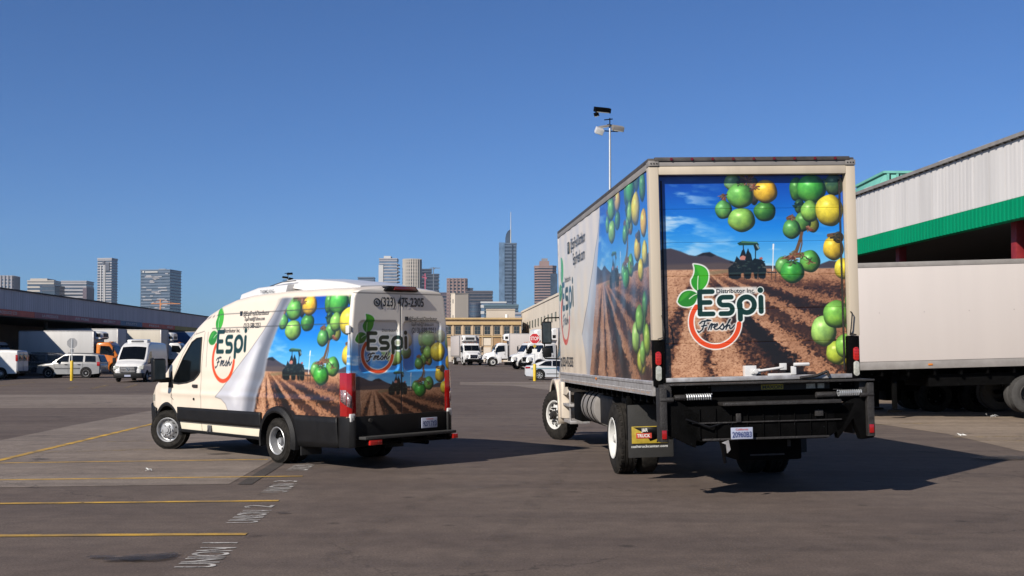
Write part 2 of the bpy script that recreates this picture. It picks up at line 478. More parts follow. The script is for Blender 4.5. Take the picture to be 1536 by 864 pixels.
    dry = ((96, 50, 36), (132, 62, 44), (70, 44, 34), (120, 104, 60), (168, 110, 84)); grn = ((56, 84, 40), (104, 128, 62), (36, 52, 30))
    for x, y, n, L, cs, r0 in ((765, 560, 26, 13, dry, .6), (720, 575, 10, 8, dry, .5), (815, 560, 12, 9, dry + grn, .5), (850, 590, 12, 10, grn + dry, .6), (760, 592, 12, 10, grn, .6), (762, 366, 14, 8, dry, .5), (852, 425, 12, 7, dry, .7), (420, 258, 14, 8, dry, .4), (540, 178, 26, 16, dry, .6), (575, 215, 14, 11, dry, .6), (505, 195, 8, 7, grn, .5), (990, 470, 20, 10, ((30, 34, 22), (58, 52, 30), (90, 74, 40)), .9), (795, 300, 12, 8, ((14, 40, 26), (26, 52, 36)), .9), (935, 180, 8, 12, grn, .5)):
        tangle(x, y, n, L, cs, r0)

def bez(p0, p1, p2, n=14):
    return [((1 - t) ** 2 * p0[0] + 2 * t * (1 - t) * p1[0] + t * t * p2[0], (1 - t) ** 2 * p0[1] + 2 * t * (1 - t) * p1[1] + t * t * p2[1]) for t in [i / n for i in range(n + 1)]]
def arc(cx, cy, rx, ry, a0, a1, n=24):
    return [(cx + rx * math.cos(R(a0 + (a1 - a0) * i / n)), cy + ry * math.sin(R(a0 + (a1 - a0) * i / n))) for i in range(n + 1)]

def paint_logo(p, halo=True, T=None):
    """leaf, rounded lettering, script word and orange arc; logo drawn in the 1026x864 enlargement of the door (5.4 px per photo px)"""
    T = T or (lambda x, y: (970 + x / 5.4, 380 + y / 5.4))
    k = math.hypot(T(1, 0)[0] - T(0, 0)[0], 0)
    def M(pts): return [T(*q) for q in pts]
    leaf1 = bez((372, 104), (500, 110), (490, 210)) + bez((490, 210), (485, 290), (405, 330)) + bez((405, 330), (340, 290), (350, 230)) + bez((350, 230), (395, 170), (372, 104))
    leaf2 = bez((235, 408), (260, 310), (345, 318)) + bez((345, 318), (390, 330), (398, 350)) + bez((398, 350), (390, 450), (310, 450)) + bez((310, 450), (255, 450), (235, 408))
    E = [[(415, 330), (415, 512)], [(415, 330), (518, 330)], [(415, 418), (498, 418)], [(415, 512), (520, 512)]]
    s_ = [[(672, 378)] + [(605, 378)] + arc(605, 410, 32, 32, 270, 90, 10) + [(645, 442)] + arc(645, 477, 34, 35, -90, 90, 10) + [(585, 512)]]
    pp = [arc(797, 443, 62, 64, 0, 360, 30), [(742, 440), (742, 560)]]
    i_ = [[(914, 385), (914, 500)]]
    dot = T(911, 325)
    A = arc(536, 580, 195, 200, 212, -2 if False else 8 - 360 + 360, 40)
    A = arc(536, 580, 195, 200, 220, 5, 40)
    fr = [[(410, 590), (430, 572), (500, 566), (470, 560)], [(455, 568), (430, 640), (400, 662), (392, 650)], [(425, 612), (465, 604)],
          bez((480, 640), (505, 575), (512, 598)) + bez((512, 598), (500, 615), (528, 596)), bez((500, 640), (505, 610), (516, 596)),
          bez((520, 622), (560, 612), (552, 594)) + bez((552, 594), (524, 600), (530, 636)) + bez((530, 636), (550, 646), (572, 624)),
          bez((572, 624), (596, 596), (598, 594)) + bez((598, 594), (616, 640), (590, 642)) + [(576, 634)],
          bez((600, 632), (640, 600), (660, 560)) + bez((660, 560), (650, 556), (622, 640)), bez((630, 620), (662, 590), (652, 630)) + bez((652, 630), (660, 650), (692, 606))]
    if halo:
        h = 9 * k
        wt = (246, 248, 244)
        for q in (leaf1, leaf2): p.poly(M(q), wt, grow=10 * k, soft=5 * k)
        for st in E + s_ + pp + i_: p.stroke(M(st), 34 * k, wt, soft=5 * k)
        p.stroke([dot, dot], 30 * k, wt)
        p.stroke(M(A), 28 * k, wt, soft=4 * k)
        for st in fr: p.stroke(M(st), 14 * k, wt, soft=7 * k, alpha=.85)
        p.poly(M([(545, 300), (880, 300), (880, 348), (545, 348)]), wt, soft=8 * k, alpha=.8, grow=4 * k)
    p.stroke(M(A), 19 * k, (226, 74, 22))
    for q, c in ((leaf1, (44, 150, 24)), (leaf2, (38, 128, 26))):
        p.poly(M(q), c)
    p.poly(M(bez((380, 112), (496, 120), (486, 210)) + bez((486, 210), (480, 285), (412, 318)) + bez((412, 318), (440, 200), (380, 112))), (74, 184, 34), soft=8 * k, alpha=.7)
    p.poly(M(bez((250, 408), (270, 322), (345, 326)) + bez((345, 326), (320, 370), (250, 408))), (70, 170, 40), soft=6 * k, alpha=.7)
    p.stroke(M(bez((408, 200), (398, 260), (402, 325))), 3 * k, (236, 246, 226)); p.stroke(M(bez((330, 385), (370, 350), (400, 346))), 3 * k, (236, 246, 226))
    dk = (6, 46, 36)
    for st in E: p.stroke(M(st), 20 * k, dk)
    for st in s_: p.stroke(M(st), 20 * k, dk)
    for st in pp: p.stroke(M(st), 21 * k, dk)
    for st in i_: p.stroke(M(st), 21 * k, dk)
    p.stroke([dot, dot], 24 * k, dk)
    for st in fr: p.stroke(M(st), 6 * k, (14, 24, 34))
    return T
# ------------------------------------------------------------------ materials
M = {}
def mat(k, *a, **kw): M[k] = pm(k, *a, **kw)
mat('cream_paint', lin((226, 213, 196)), .28, var=.04, scale=3, coat=.5)
mat('frame_paint', lin((204, 190, 169)), .4, var=.08, scale=4, coat=.2, streak=True)
mat('white_paint', (.70, .69, .68), .3, var=.06, scale=3, coat=.4)
mat('white_box', (.56, .505, .475), .45, var=.03, scale=1.2, streak=True)
mat('pale_box', (.60, .59, .58), .5, var=.10, scale=1.2, streak=True)
mat('blue_panel', (.02, .09, .25), .45, var=.1, scale=1.2, streak=True)
mat('beige_box', (.62, .56, .46), .5, var=.08, scale=1.2, streak=True)
mat('black_plastic', (.005, .0053, .0065), .5, var=.2, bump=.15, bscale=240, spec=.2)
mat('cladding_plastic', (.0095, .009, .0095), .5, var=.2, bump=.2, bscale=300, spec=.2)
mat('black_metal', (.0022, .0021, .0022), .7, var=.5, scale=9, bump=.2, spec=.06)
mat('dirty_metal', (.030, .028, .027), .6, .2, var=.35, scale=12, bump=.4, dirt=(.012, .009, .008))
mat('aluminium', (.42, .41, .41), .45, .55, var=.2, scale=8, dirt=(.26, .24, .23))
mat('dull_aluminium', (.30, .28, .265), .6, .2, var=.15, scale=2.5, dirt=(.23, .21, .195))
mat('roof_rail', (.085, .075, .07), .6, .2, var=.3, scale=10)
mat('chrome', (.75, .75, .76), .18, 1.0, var=.05)
mat('steel_wheel', (.34, .34, .345), .42, .6, var=.1, scale=14)
mat('white_wheel', (.70, .69, .66), .4, 0, var=.08, scale=10)
mat('tyre', (.006, .0056, .0053), .85, spec=.12, var=.25, scale=10, bump=.3, bscale=120, dirt=(.035, .031, .027))
mat('tyre_rubber_dusty', (.05, .047, .044), .85, var=.25, scale=12, bump=.3, bscale=120)
mat('glass', (.004, .005, .006), .04, 0, var=.2, spec=.28)
mat('grey_glass', (.05, .065, .075), .05, 0, var=.2, spec=.8)
mat('red_lens', (.38, .008, .008), .12, var=.15, coat=.6)
mat('dark_red_lens', (.16, .005, .007), .15, var=.1, coat=.6)
mat('red_led', (.55, .02, .015), .2, var=.2, scale=60, coat=.6)
mat('clear_lens', (.50, .50, .44), .15, var=.25, scale=30, coat=.6)
mat('amber_lens', (.70, .22, .02), .2, coat=.5)
mat('ink', (.016, .024, .034), .4, var=.05)
mat('blue_ink', (.02, .04, .16), .4, var=.05)
mat('shaded_plate', (.40, .43, .55), .4, var=.06)  # white plate dulled and blued, shade mixed into its colour
mat('yellow_label', (.46, .33, .03), .5, var=.15, scale=20)
mat('label_red', (.55, .05, .03), .5, var=.1)
mat('yellow_post', (.75, .50, .015), .45, var=.15, scale=5, bump=.1)
mat('stop_red', (.52, .015, .02), .4, var=.08)
mat('sign_white', (.8, .8, .78), .4, var=.04)
mat('sign_back', (.22, .22, .225), .5, .5, var=.12)
mat('galvanised', (.42, .43, .44), .45, .6, var=.15, scale=14)
mat('silver_paint', (.27, .265, .26), .35, .2, var=.05, coat=.5)
mat('light_silver', (.55, .55, .56), .3, .2, var=.05, coat=.5)
mat('navy_paint', (.006, .008, .015), .25, .1, var=.1, coat=.25)
mat('orange_paint', (.72, .20, .012), .3, var=.08, coat=.6)
mat('teal_paint', (.03, .30, .36), .3, var=.08, coat=.4)
mat('grey_plastic', (.10, .10, .105), .5, var=.1)
mat('mudflap', (.020, .019, .018), .7, var=.25, scale=5, bump=.2)
mat('door_seal', (.02, .02, .02), .6)
mat('lot_yellow', (.60, .34, .02), .8, var=.35, scale=2.2, dirt=(.16, .115, .06), bump=.3)
mat('old_yellow', (.30, .195, .055), .85, var=.35, scale=1.6, dirt=(.14, .115, .085), bump=.3)
mat('lot_white', (.55, .52, .49), .8, var=.4, scale=7, dirt=(.13, .12, .11), bump=.3)
PR = print_mat('wrap_print')
PR_REAR = print_mat('rear_wrap_print', .35, .3)

# ------------------------------------------------------------------ ground
def asphalt():
    m = bpy.data.materials.new('asphalt'); m.use_nodes = True
    n, l = NL(m); b = n['Principled BSDF']
    tc = n.new('ShaderNodeTexCoord')
    def noise(sc, det=6, rough=.6, dist=0, vec=None):
        t = n.new('ShaderNodeTexNoise'); t.inputs['Scale'].default_value = sc; t.inputs['Detail'].default_value = det
        t.inputs['Roughness'].default_value = rough; t.inputs['Distortion'].default_value = dist
        l.new(vec or tc.outputs['Object'], t.inputs['Vector']); return t
    def ramp(src, p0, p1, c0, c1):
        r = n.new('ShaderNodeValToRGB'); r.color_ramp.elements[0].position = p0; r.color_ramp.elements[1].position = p1
        r.color_ramp.elements[0].color = (*c0, 1); r.color_ramp.elements[1].color = (*c1, 1); l.new(src, r.inputs[0]); return r
    def mul(a, bb, f=1.0):
        x = n.new('ShaderNodeMix'); x.data_type = 'RGBA'; x.blend_type = 'MULTIPLY'; x.inputs[0].default_value = f
        l.new(a, x.inputs[6]); l.new(bb, x.inputs[7]); return x.outputs[2]
    base = ramp(noise(.23, 6, .6, .6).outputs[0], .33, .68, ASPH_LO, ASPH_HI)
    g1 = ramp(noise(46, 3, .7).outputs[0], .32, .66, (.62, .62, .62), (1.28, 1.27, 1.25))
    g2 = ramp(noise(3.1, 6, .7).outputs[0], .35, .66, (.80, .80, .80), (1.10, 1.10, 1.10))
    mp = n.new('ShaderNodeMapping'); mp.inputs['Scale'].default_value = (.12, 1.6, 1); mp.inputs['Rotation'].default_value = (0, 0, .5); l.new(tc.outputs['Object'], mp.inputs[0])
    g3 = ramp(noise(.8, 5, .6, .3, mp.outputs[0]).outputs[0], .42, .56, (.86, .86, .87), (1.04, 1.04, 1.03))
    st = ramp(noise(.55, 3, .5, 1.2).outputs[0], .66, .72, (1, 1, 1), (.60, .60, .62))
    c = mul(mul(mul(mul(base.outputs[0], g1.outputs[0]), g2.outputs[0]), g3.outputs[0]), st.outputs[0])
    # hairline cracks, open only here and there
    wv = n.new('ShaderNodeVectorMath'); wv.operation = 'ADD'; nn = noise(1.3, 5, .7); sc_ = n.new('ShaderNodeVectorMath'); sc_.operation = 'SCALE'; sc_.inputs['Scale'].default_value = 1.1
    l.new(nn.outputs['Color'], sc_.inputs[0]); l.new(tc.outputs['Object'], wv.inputs[0]); l.new(sc_.outputs[0], wv.inputs[1])
    vo = n.new('ShaderNodeTexVoronoi'); vo.feature = 'DISTANCE_TO_EDGE'; vo.inputs['Scale'].default_value = .33; l.new(wv.outputs[0], vo.inputs['Vector'])
    ck = n.new('ShaderNodeMapRange'); ck.inputs['From Min'].default_value = .0; ck.inputs['From Max'].default_value = .008; l.new(vo.outputs['Distance'], ck.inputs[0])
    gate = ramp(noise(.19, 3, .5).outputs[0], .50, .56, (1, 1, 1), (0, 0, 0))
    mxm = n.new('ShaderNodeMath'); mxm.operation = 'MAXIMUM'; l.new(ck.outputs[0], mxm.inputs[0]); l.new(gate.outputs[0], mxm.inputs[1])
    cr = n.new('ShaderNodeMapRange'); cr.inputs['To Min'].default_value = .45; l.new(mxm.outputs[0], cr.inputs[0])
    c = mul(c, cr.outputs[0])
    # pale grit and dark tar spots
    v2 = n.new('ShaderNodeTexVoronoi'); v2.inputs['Scale'].default_value = 5.5; l.new(tc.outputs['Object'], v2.inputs['Vector'])
    sp = ramp(v2.outputs['Distance'], .035, .06, (1.9, 1.85, 1.75), (1, 1, 1)); c = mul(c, sp.outputs[0])
    v3 = n.new('ShaderNodeTexVoronoi'); v3.inputs['Scale'].default_value = 1.1; l.new(tc.outputs['Object'], v3.inputs['Vector'])
    sp3 = ramp(v3.outputs['Distance'], .04, .10, (.55, .55, .55), (1, 1, 1)); c = mul(c, sp3.outputs[0])
    l.new(c, b.inputs['Base Color'])
    b.inputs['Roughness'].default_value = .88
    b.inputs['Specular IOR Level'].default_value = .28
    bp = n.new('ShaderNodeBump'); bp.inputs['Strength'].default_value = .55; bp.inputs['Distance'].default_value = .01
    l.new(noise(75, 4, .7).outputs[0], bp.inputs['Height']); l.new(bp.outputs[0], b.inputs['Normal'])
    return m
ASPH_LO, ASPH_HI = (.076, .056, .047), (.098, .075, .063)
M['asphalt'] = asphalt()
ASPH_LO, ASPH_HI = (.132, .105, .088), (.172, .141, .120)
M['concrete'] = asphalt(); M['concrete'].name = 'concrete'
ASPH_LO, ASPH_HI = (.152, .115, .085), (.20, .157, .12)
M['pale_concrete'] = asphalt(); M['pale_concrete'].name = 'pale_concrete'
ASPH_LO, ASPH_HI = (.040, .033, .029), (.050, .042, .038)
M['dark_asphalt'] = asphalt(); M['dark_asphalt'].name = 'dark_asphalt'

ys = [-60, -20, 0, 10, 20, 30, 40, 50, 56] + [60 + 2 * i for i in range(52)] + [170, 200, 260, 400, 900, 2000, 4000, 9000]
xs = [-9000, -3000, -900, -300, -100, -50, -25, -12, 0, 12, 25, 50, 100, 300, 900, 3000, 9000]
g = MB(); nx = len(xs)
g.v = [(x, y, gz(y)) for y in ys for x in xs]
g.f = [(j * nx + i, j * nx + i + 1, (j + 1) * nx + i + 1, (j + 1) * nx + i) for j in range(len(ys) - 1) for i in range(nx - 1)]
g.m = [0] * len(g.f)
g.build('ground', M['asphalt'], kind='structure', smooth=0)

def patch(name, poly, m, h=.004, step=2.0, **kw):
    """flat sheet following the lot, polygon in world x, y; cut into strips along y where the lot slopes"""
    bm = bmesh.new()
    bm.faces.new([bm.verts.new((x, y, 0)) for x, y in poly])
    y0 = min(p[1] for p in poly); y1 = max(p[1] for p in poly)
    for c in ys:
        if y0 < c < y1 and c >= 60: bmesh.ops.bisect_plane(bm, geom=list(bm.verts) + list(bm.edges) + list(bm.faces), plane_co=(0, c, 0), plane_no=(0, 1, 0))
    for v in bm.verts: v.co.z = gz(v.co.y) + h
    bmesh.ops.recalc_face_normals(bm, faces=bm.faces)
    if bm.faces[:] and bm.faces[:][0].normal.z < 0: bmesh.ops.reverse_faces(bm, faces=bm.faces)
    me = bpy.data.meshes.new(name); bm.to_mesh(me); bm.free(); me.materials.append(m)
    o = bpy.data.objects.new(name, me); COL.objects.link(o)
    return meta(o, **kw) if kw else meta(o, kind='structure')

def P(*a): return [G(*q) for q in a]
def chip(m, lo=.36, hi=.40, sc=7):
    n, l = NL(m); b = n['Principled BSDF']; tc = n.new('ShaderNodeTexCoord'); t = n.new('ShaderNodeTexNoise'); t.inputs['Scale'].default_value = sc; t.inputs['Detail'].default_value = 8; t.inputs['Roughness'].default_value = .75
    l.new(tc.outputs['Object'], t.inputs['Vector']); r = n.new('ShaderNodeMapRange'); r.inputs['From Min'].default_value = lo; r.inputs['From Max'].default_value = hi; l.new(t.outputs['Fac'], r.inputs[0]); l.new(r.outputs[0], b.inputs['Alpha'])
chip(M['lot_yellow']); chip(M['old_yellow'], .44, .54, 4); chip(M['lot_white'], .36, .46, 9)
patch('concrete_paving', P((-420, 705), (0, 661), (110, 638), (224, 616.5), (420, 578), (520, 578), (470, 640), (405, 692), (343, 726.5), (0, 731.5), (-420, 737)), M['concrete'])
patch('concrete_paving', P((-300, 592), (300, 592), (238, 611.5), (-300, 613.5)), M['concrete'], h=.003)
patch('dark_patch', P((356, 727.0), (410, 694), (426, 696), (396, 715), (377, 727.2)), M['dark_asphalt'], h=.006)
patch('concrete_paving', P((1302, 634), (1420, 651), (1536, 678), (1800, 735), (2200, 735), (1700, 600), (1200, 600)), M['pale_concrete'])
patch('concrete_paving', P((1000, 600), (1200, 590), (1700, 590), (1700, 600), (1200, 600)), M['pale_concrete'], h=.003)
patch('concrete_paving', P((690, 573), (900, 573), (1000, 600), (812, 584), (770, 578.5), (690, 577)), M['concrete'])

def line(a, b, wdt, m=None, h=.012, skew=0):
    (ax, ay), (bx, by) = G(*a), G(*b)
    d = Vector((bx - ax, by - ay)); nrm = Vector((-d.y, d.x)).normalized() * wdt / 2
    poly = [(ax - nrm.x, ay - nrm.y), (bx - nrm.x, by - nrm.y), (bx + nrm.x + skew, by + nrm.y), (ax + nrm.x, ay + nrm.y)]
    return patch('painted_line', poly, m or M['lot_yellow'], h * .55)
line((-300, 806.3), (370, 801.8), .13); line((-300, 759), (418, 751.6), .12); line((-300, 724), (454, 714.7), .11, M['lot_yellow'])
line((-300, 699), (402, 689.5), .11); line((60, 678.6), (235, 674.6), .10, M['old_yellow']); line((130, 663.6), (232, 661.4), .10, M['old_yellow'])
line((-240, 748), (232, 635.5), .15, h=.016)
line((-100, 589.5), (236, 585.5), .16, M['old_yellow']); line((-20, 581), (52, 573.6), .22, M['old_yellow'], .016); line((136, 583.5), (162, 577.6), .22, M['old_yellow'], .016); line((188, 582), (205, 577.0), .22, M['old_yellow'], .016)
line((100, 583.5), (118, 579), .2, M['old_yellow'], .016); line((690, 575.6), (900, 576.4), .25, M['old_yellow'], .018)
line((1300, 621.3), (1700, 618), .16, M['old_yellow']); line((1300, 637), (1400, 635), .16, M['old_yellow']); line((1430, 656), (1620, 654.5), .16, M['old_yellow']); line((1460, 661), (1700, 662), .12, M['old_yellow'])

# stall names painted across the bay mouths, read from the bay side
def bay_text(p0, word, num, ln=.9, ht=.33):
    (x0, y0) = p0
    mb = text_mb(word, lambda u, v: (x0 + (ht - v) - .05 * u, y0 + u, gz(y0) + .006), ht / .73, .006, 1.0, width=ln)
    text_mb(num, lambda u, v: (x0 + (ht - v) - .10, y0 + ln + .22 + u, gz(y0) + .006), ht / .73, .006, 1.0, mb=mb)
    mb.build('painted_lettering', M['lot_white'], kind='structure', smooth=0)
for (px, py), nn in zip(((257, 852), (335, 785), (389, 739), (427, 706)), ('1', '2', '3', '4')):
    x, y = G(px, py); bay_text((x, y), 'UNION', nn, .95)

# oil stains as thin irregular sheets, and a little litter
def stain_mat():
    m = bpy.data.materials.new('oil_stain'); m.use_nodes = True; n, l = NL(m); b = n['Principled BSDF']
    b.inputs['Base Color'].default_value = (.022, .019, .018, 1); b.inputs['Roughness'].default_value = .6
    tc = n.new('ShaderNodeTexCoord'); gr = n.new('ShaderNodeTexGradient'); gr.gradient_type = 'SPHERICAL'; l.new(tc.outputs['Object'], gr.inputs[0])
    t = n.new('ShaderNodeTexNoise'); t.inputs['Scale'].default_value = 4.5; t.inputs['Detail'].default_value = 8; t.inputs['Roughness'].default_value = .78; l.new(tc.outputs['Object'], t.inputs['Vector'])
    ml = n.new('ShaderNodeMath'); ml.operation = 'MULTIPLY'; l.new(gr.outputs['Fac'], ml.inputs[0]); l.new(t.outputs['Fac'], ml.inputs[1])
    mr = n.new('ShaderNodeMapRange'); mr.inputs['From Min'].default_value = .20; mr.inputs['From Max'].default_value = .27; mr.inputs['To Max'].default_value = .55; l.new(ml.outputs[0], mr.inputs[0]); l.new(mr.outputs[0], b.inputs['Alpha'])
    return m
M['oil_stain'] = stain_mat()
def stain(px, py, rx, ry, rz=0):
    x, y = G(px, py); b = MB(); b.add([(-1, -1, 0), (1, -1, 0), (1, 1, 0), (-1, 1, 0)], [(0, 1, 2, 3)])
    o = b.build('oil_stain', M['oil_stain'], kind='structure', smooth=0, loc=(x, y, gz(y) + .019 + rx * .003)); o.scale = (rx, ry, 1); o.rotation_euler.z = rz
for q in ((222, 839, .42, .30, .2), (186, 841, .30, .16, .4), (250, 835, .22, .14, 1), (152, 838, .22, .12, 0), (425, 771, .14, .09, 0), (1515, 688, 1.2, .7, .3), (60, 690, .3, .12, 0), (330, 682, .4, .2, .5)): stain(*q)
mat('tyre_mark', (.035, .030, .028), .8); chip(M['tyre_mark'], .46, 1.5, 3)
def tyre_mark(pts, wd=.2):
    q = [Vector((*G(*p_), 0)) for p_ in pts]; C_ = []
    for i in range(len(q) - 1):
        p0, p1, p2, p3 = q[max(i - 1, 0)], q[i], q[i + 1], q[min(i + 2, len(q) - 1)]
        for k in range(8):
            t = k / 8; C_.append(.5 * ((2 * p1) + (p2 - p0) * t + (2 * p0 - 5 * p1 + 4 * p2 - p3) * t * t + (3 * p1 - p0 - 3 * p2 + p3) * t ** 3))
    A_, B_ = [], []
    for i, c_ in enumerate(C_):
        d = (C_[min(i + 1, len(C_) - 1)] - C_[max(i - 1, 0)]).normalized(); nn_ = Vector((-d.y, d.x, 0)) * wd / 2
        A_.append((c_.x + nn_.x, c_.y + nn_.y, gz(c_.y) + .0185)); B_.append((c_.x - nn_.x, c_.y - nn_.y, gz(c_.y) + .0185))
    b = MB(); b.strip(A_, B_); b.build('tyre_mark', M['tyre_mark'], kind='structure', smooth=0)
tyre_mark([(700, 862), (790, 770), (850, 700), (880, 650), (890, 610)], .24)
tyre_mark([(480, 862), (560, 790), (680, 740), (860, 720)], .2); tyre_mark([(470, 705), (560, 640), (640, 600), (690, 580)], .18)
tyre_mark([(1536, 770), (1400, 800), (1200, 830), (1000, 862)], .26); tyre_mark([(20, 640), (130, 626), (236, 620)], .18)
mat('litter', (.7, .7, .68), .6)
for i, (px, py, s, lb) in enumerate(((1485, 628, .16, 'crumpled white litter lying on the concrete under the right hand trailer'), (1443, 655, .08, 'small white scrap lying on the concrete beside the yellow line'), (222, 708, .05, 'tiny white scrap lying between two yellow bay lines'))):
    x, y = G(px, py); rr = random.Random(i); mb = MB()
    for k in range(7):
        c = (x + rr.uniform(-s, s), y + rr.uniform(-s, s) * .5, gz(y) + .03 + rr.uniform(0, s * .3))
        mb.add([(c[0] + rr.uniform(-s, s) * .6, c[1] + rr.uniform(-s, s) * .6, c[2] + rr.uniform(-.02, s * .4)) for _ in range(4)], [(0, 1, 2), (0, 2, 3)])
    meta(mb.build('litter', M['litter'], smooth=0, thick=.004), lb, 'litter')

# ------------------------------------------------------------------ wheels
def wheel(parent, loc, rad, wid, rim_r, style='truck', rim_mat='steel_wheel', side=1, steer=0, dual=0, dish=None, n=40, tyre_mat='tyre', axis_rot=None):
    """outer face towards +y when side=1; tyre is the part, rim and hub its sub-parts"""
    h = wid
    t = MB()
    sh = rad - rim_r
    prof = [(rim_r, -h * .04), (rim_r + .02, 0), (rim_r + sh * .30, .012), (rim_r + sh * .62, .010), (rad - .035, -.008), (rad - .012, -.022), (rad, -.045)]
    if n >= 30:
        for k in range(1, 4):
            yy = -.03 - (h - .06) * k / 4
            prof += [(rad, yy + .008), (rad - .012, yy + .006), (rad - .012, yy - .006), (rad, yy - .008)]
    prof += [(rad, -h + .045), (rad - .035, -h + .008), (rim_r + sh * .5, -h - .01), (rim_r, -h), (rim_r - .01, -h * .5)]
    t.lathe(prof, n)
    if n >= 30:
        nb = 40
        for k in range(nb):
            a = 2 * math.pi * k / nb
            for yy in (-.035, -h + .035):
                t.box(((rad - .004) * math.cos(a), yy, (rad - .004) * math.sin(a)), (.014, .03, .05), rot=(0, -a, 0))
    if dual:
        t.lathe([(r, y - h - .05) for r, y in prof[:7]] + [(rad, -2 * h), (rad - .035, -2 * h - .03), (rim_r, -2 * h - .04), (rim_r - .01, -1.5 * h)], n)
    o = t.build('wheel', M[tyre_mat], parent, loc=loc, rot=(0, 0, (math.pi if side < 0 else 0) + steer), smooth=40)
    r = MB(); R0 = rim_r
    if style == 'truck_front':      # convex steel disc with ring of nuts
        r.lathe([(R0 + .012, .012), (R0 + .004, .020), (R0 - .022, .008), (R0 - .035, -.05), (R0 - .07, -.06), (R0 * .60, -.012), (R0 * .40, .0), (R0 * .38, .0), (0.001, .0)], n)
        nh, rr, hr = 10, R0 * .78, .025
    elif style == 'truck_rear':     # deep dish
        r.lathe([(R0 + .012, .012), (R0 + .004, .020), (R0 - .022, .006), (R0 - .03, -.05), (R0 - .05, -.16), (R0 - .075, -.20), (R0 * .45, -.215), (R0 * .40, -.20), (.001, -.20)], n)
        nh, rr, hr = 5, R0 * .66, .035
    elif style == 'van_front':
        r.lathe([(R0 + .008, .008), (R0, .014), (R0 - .014, .002), (R0 - .025, -.05), (R0 - .045, -.055), (R0 * .62, .005), (R0 * .50, .022), (R0 * .34, .025), (R0 * .32, .050), (.001, .052)], n)
        nh, rr, hr = 10, R0 * .72, .017
    elif style == 'van_rear':
        r.lathe([(R0 + .008, .008), (R0, .014), (R0 - .014, .002), (R0 - .022, -.05), (R0 - .035, -.115), (R0 - .055, -.13), (R0 * .55, -.135), (R0 * .38, -.10), (.001, -.09)], n)
        nh, rr, hr = 8, R0 * .68, .018
    else:                           # spoked car wheel
        r.lathe([(R0 + .006, .006), (R0, .012), (R0 - .018, -.002), (R0 - .03, -.05), (R0 - .05, -.07), (.001, -.07)], n)
        nh = 0
    ro = r.build('rim', M[rim_mat], o, smooth=30)
    d = MB()
    for k in range(nh):
        a = 2 * math.pi * (k + .5) / nh
        base = {'truck_front': -.034, 'truck_rear': -.206, 'van_front': -.028, 'van_rear': -.128}[style]
        ns = {'truck_front': (.45, .89), 'truck_rear': (0, 1), 'van_front': (.5, .87), 'van_rear': (0, 1)}[style]
        c = Vector((rr * math.cos(a), base, rr * math.sin(a))); nv = Vector((math.cos(a) * ns[0], ns[1], math.sin(a) * ns[0])).normalized()
        d.cyl(c - nv * .004, c + nv * .009, hr, 12)
    if nh: d.build('vent_hole', M['door_seal'], o, kind='stuff')
    if style == 'spoked':
        s = MB()
        for k in range(7):
            a = 2 * math.pi * k / 7
            s.prism([(-.025, R0 * .12), (.025, R0 * .12), (.035, R0 - .02), (-.035, R0 - .02)], 'y', -.04, -.008)
            M3 = Matrix.Rotation(a, 3, 'Y')
            for i in range(8): s.v[-8 + i] = tuple(M3 @ Vector(s.v[-8 + i]))
        s.cyl((0, -.05, 0), (0, .0, 0), R0 * .22, 16)
        s.build('hub', M[rim_mat], o, bevel=.004, seg=1)
        bk = MB(); bk.cyl((0, -.069, 0), (0, -.066, 0), R0 * .86, 24); bk.build('brake_disc', M['black_metal'], o)
    else:
        hb = MB()
        if style == 'truck_front':
            hb.cyl((0, 0, 0), (0, .07, 0), R0 * .30, 20, R0 * .27); hb.cyl((0, .07, 0), (0, .09, 0), R0 * .2, 16)
            for k in range(10):
                a = 2 * math.pi * k / 10; q = (R0 * .48 * math.cos(a), R0 * .48 * math.sin(a)); hb.cyl((q[0], -.02, q[1]), (q[0], .045, q[1]), .02, 6)
        elif style == 'truck_rear':
            hb.cyl((0, -.2, 0), (0, -.02, 0), R0 * .30, 20, R0 * .27); hb.cyl((0, -.02, 0), (0, .0, 0), R0 * .2, 16)
            for k in range(10):
                a = 2 * math.pi * k / 10; q = (R0 * .48 * math.cos(a), R0 * .48 * math.sin(a)); hb.cyl((q[0], -.21, q[1]), (q[0], -.16, q[1]), .018, 6)
        elif style == 'van_front':
            hb.cyl((0, .05, 0), (0, .066, 0), R0 * .24, 20, R0 * .2)
            for k in range(6):
                a = 2 * math.pi * k / 6; q = (R0 * .44 * math.cos(a), R0 * .44 * math.sin(a)); hb.cyl((q[0], .0, q[1]), (q[0], .045, q[1]), .016, 6)
        else:
            hb.cyl((0, -.13, 0), (0, -.045, 0), R0 * .24, 20, R0 * .22)
            for k in range(6):
                a = 2 * math.pi * k / 6; q = (R0 * .42 * math.cos(a), R0 * .42 * math.sin(a)); hb.cyl((q[0], -.13, q[1]), (q[0], -.085, q[1]), .016, 6)
        hb.build('hub', M[rim_mat if style != 'truck_front' else 'chrome'] if style != 'truck_front' else M['dirty_metal'], o)
    return o

def ground_drop(root, x, y, rad):
    """local z of an axle end so that its tyre stands on the lot although the body leans"""
    m = root.matrix_basis
    p = m @ Vector((x, y, 0)); return gz(p.y) + rad - p.z

def text_on(parent, s, place, size, matl, bold=.012, sx=1.0, align='LEFT', width=None, name='lettering', label=None):
    return text_mb(s, place, size, bold, sx, align, width).build(name, matl, parent, smooth=0, label=label)

# ------------------------------------------------------------------ the wrapped box truck
def euler_of(yaw, pit, rol): return (rol, pit, yaw)
TK = thing('box_truck', 'large cream box truck seen from behind, its door printed with green tomatoes over a field', 'truck',
           (2.98, 13.61, .07), rot=euler_of(R(95.5), R(-.11), R(-1.36)))
LB = 7.95                     # box length
W2 = 1.27
ZT, ZR0, ZR1 = 4.0, 1.165, 1.345   # roof, side rail
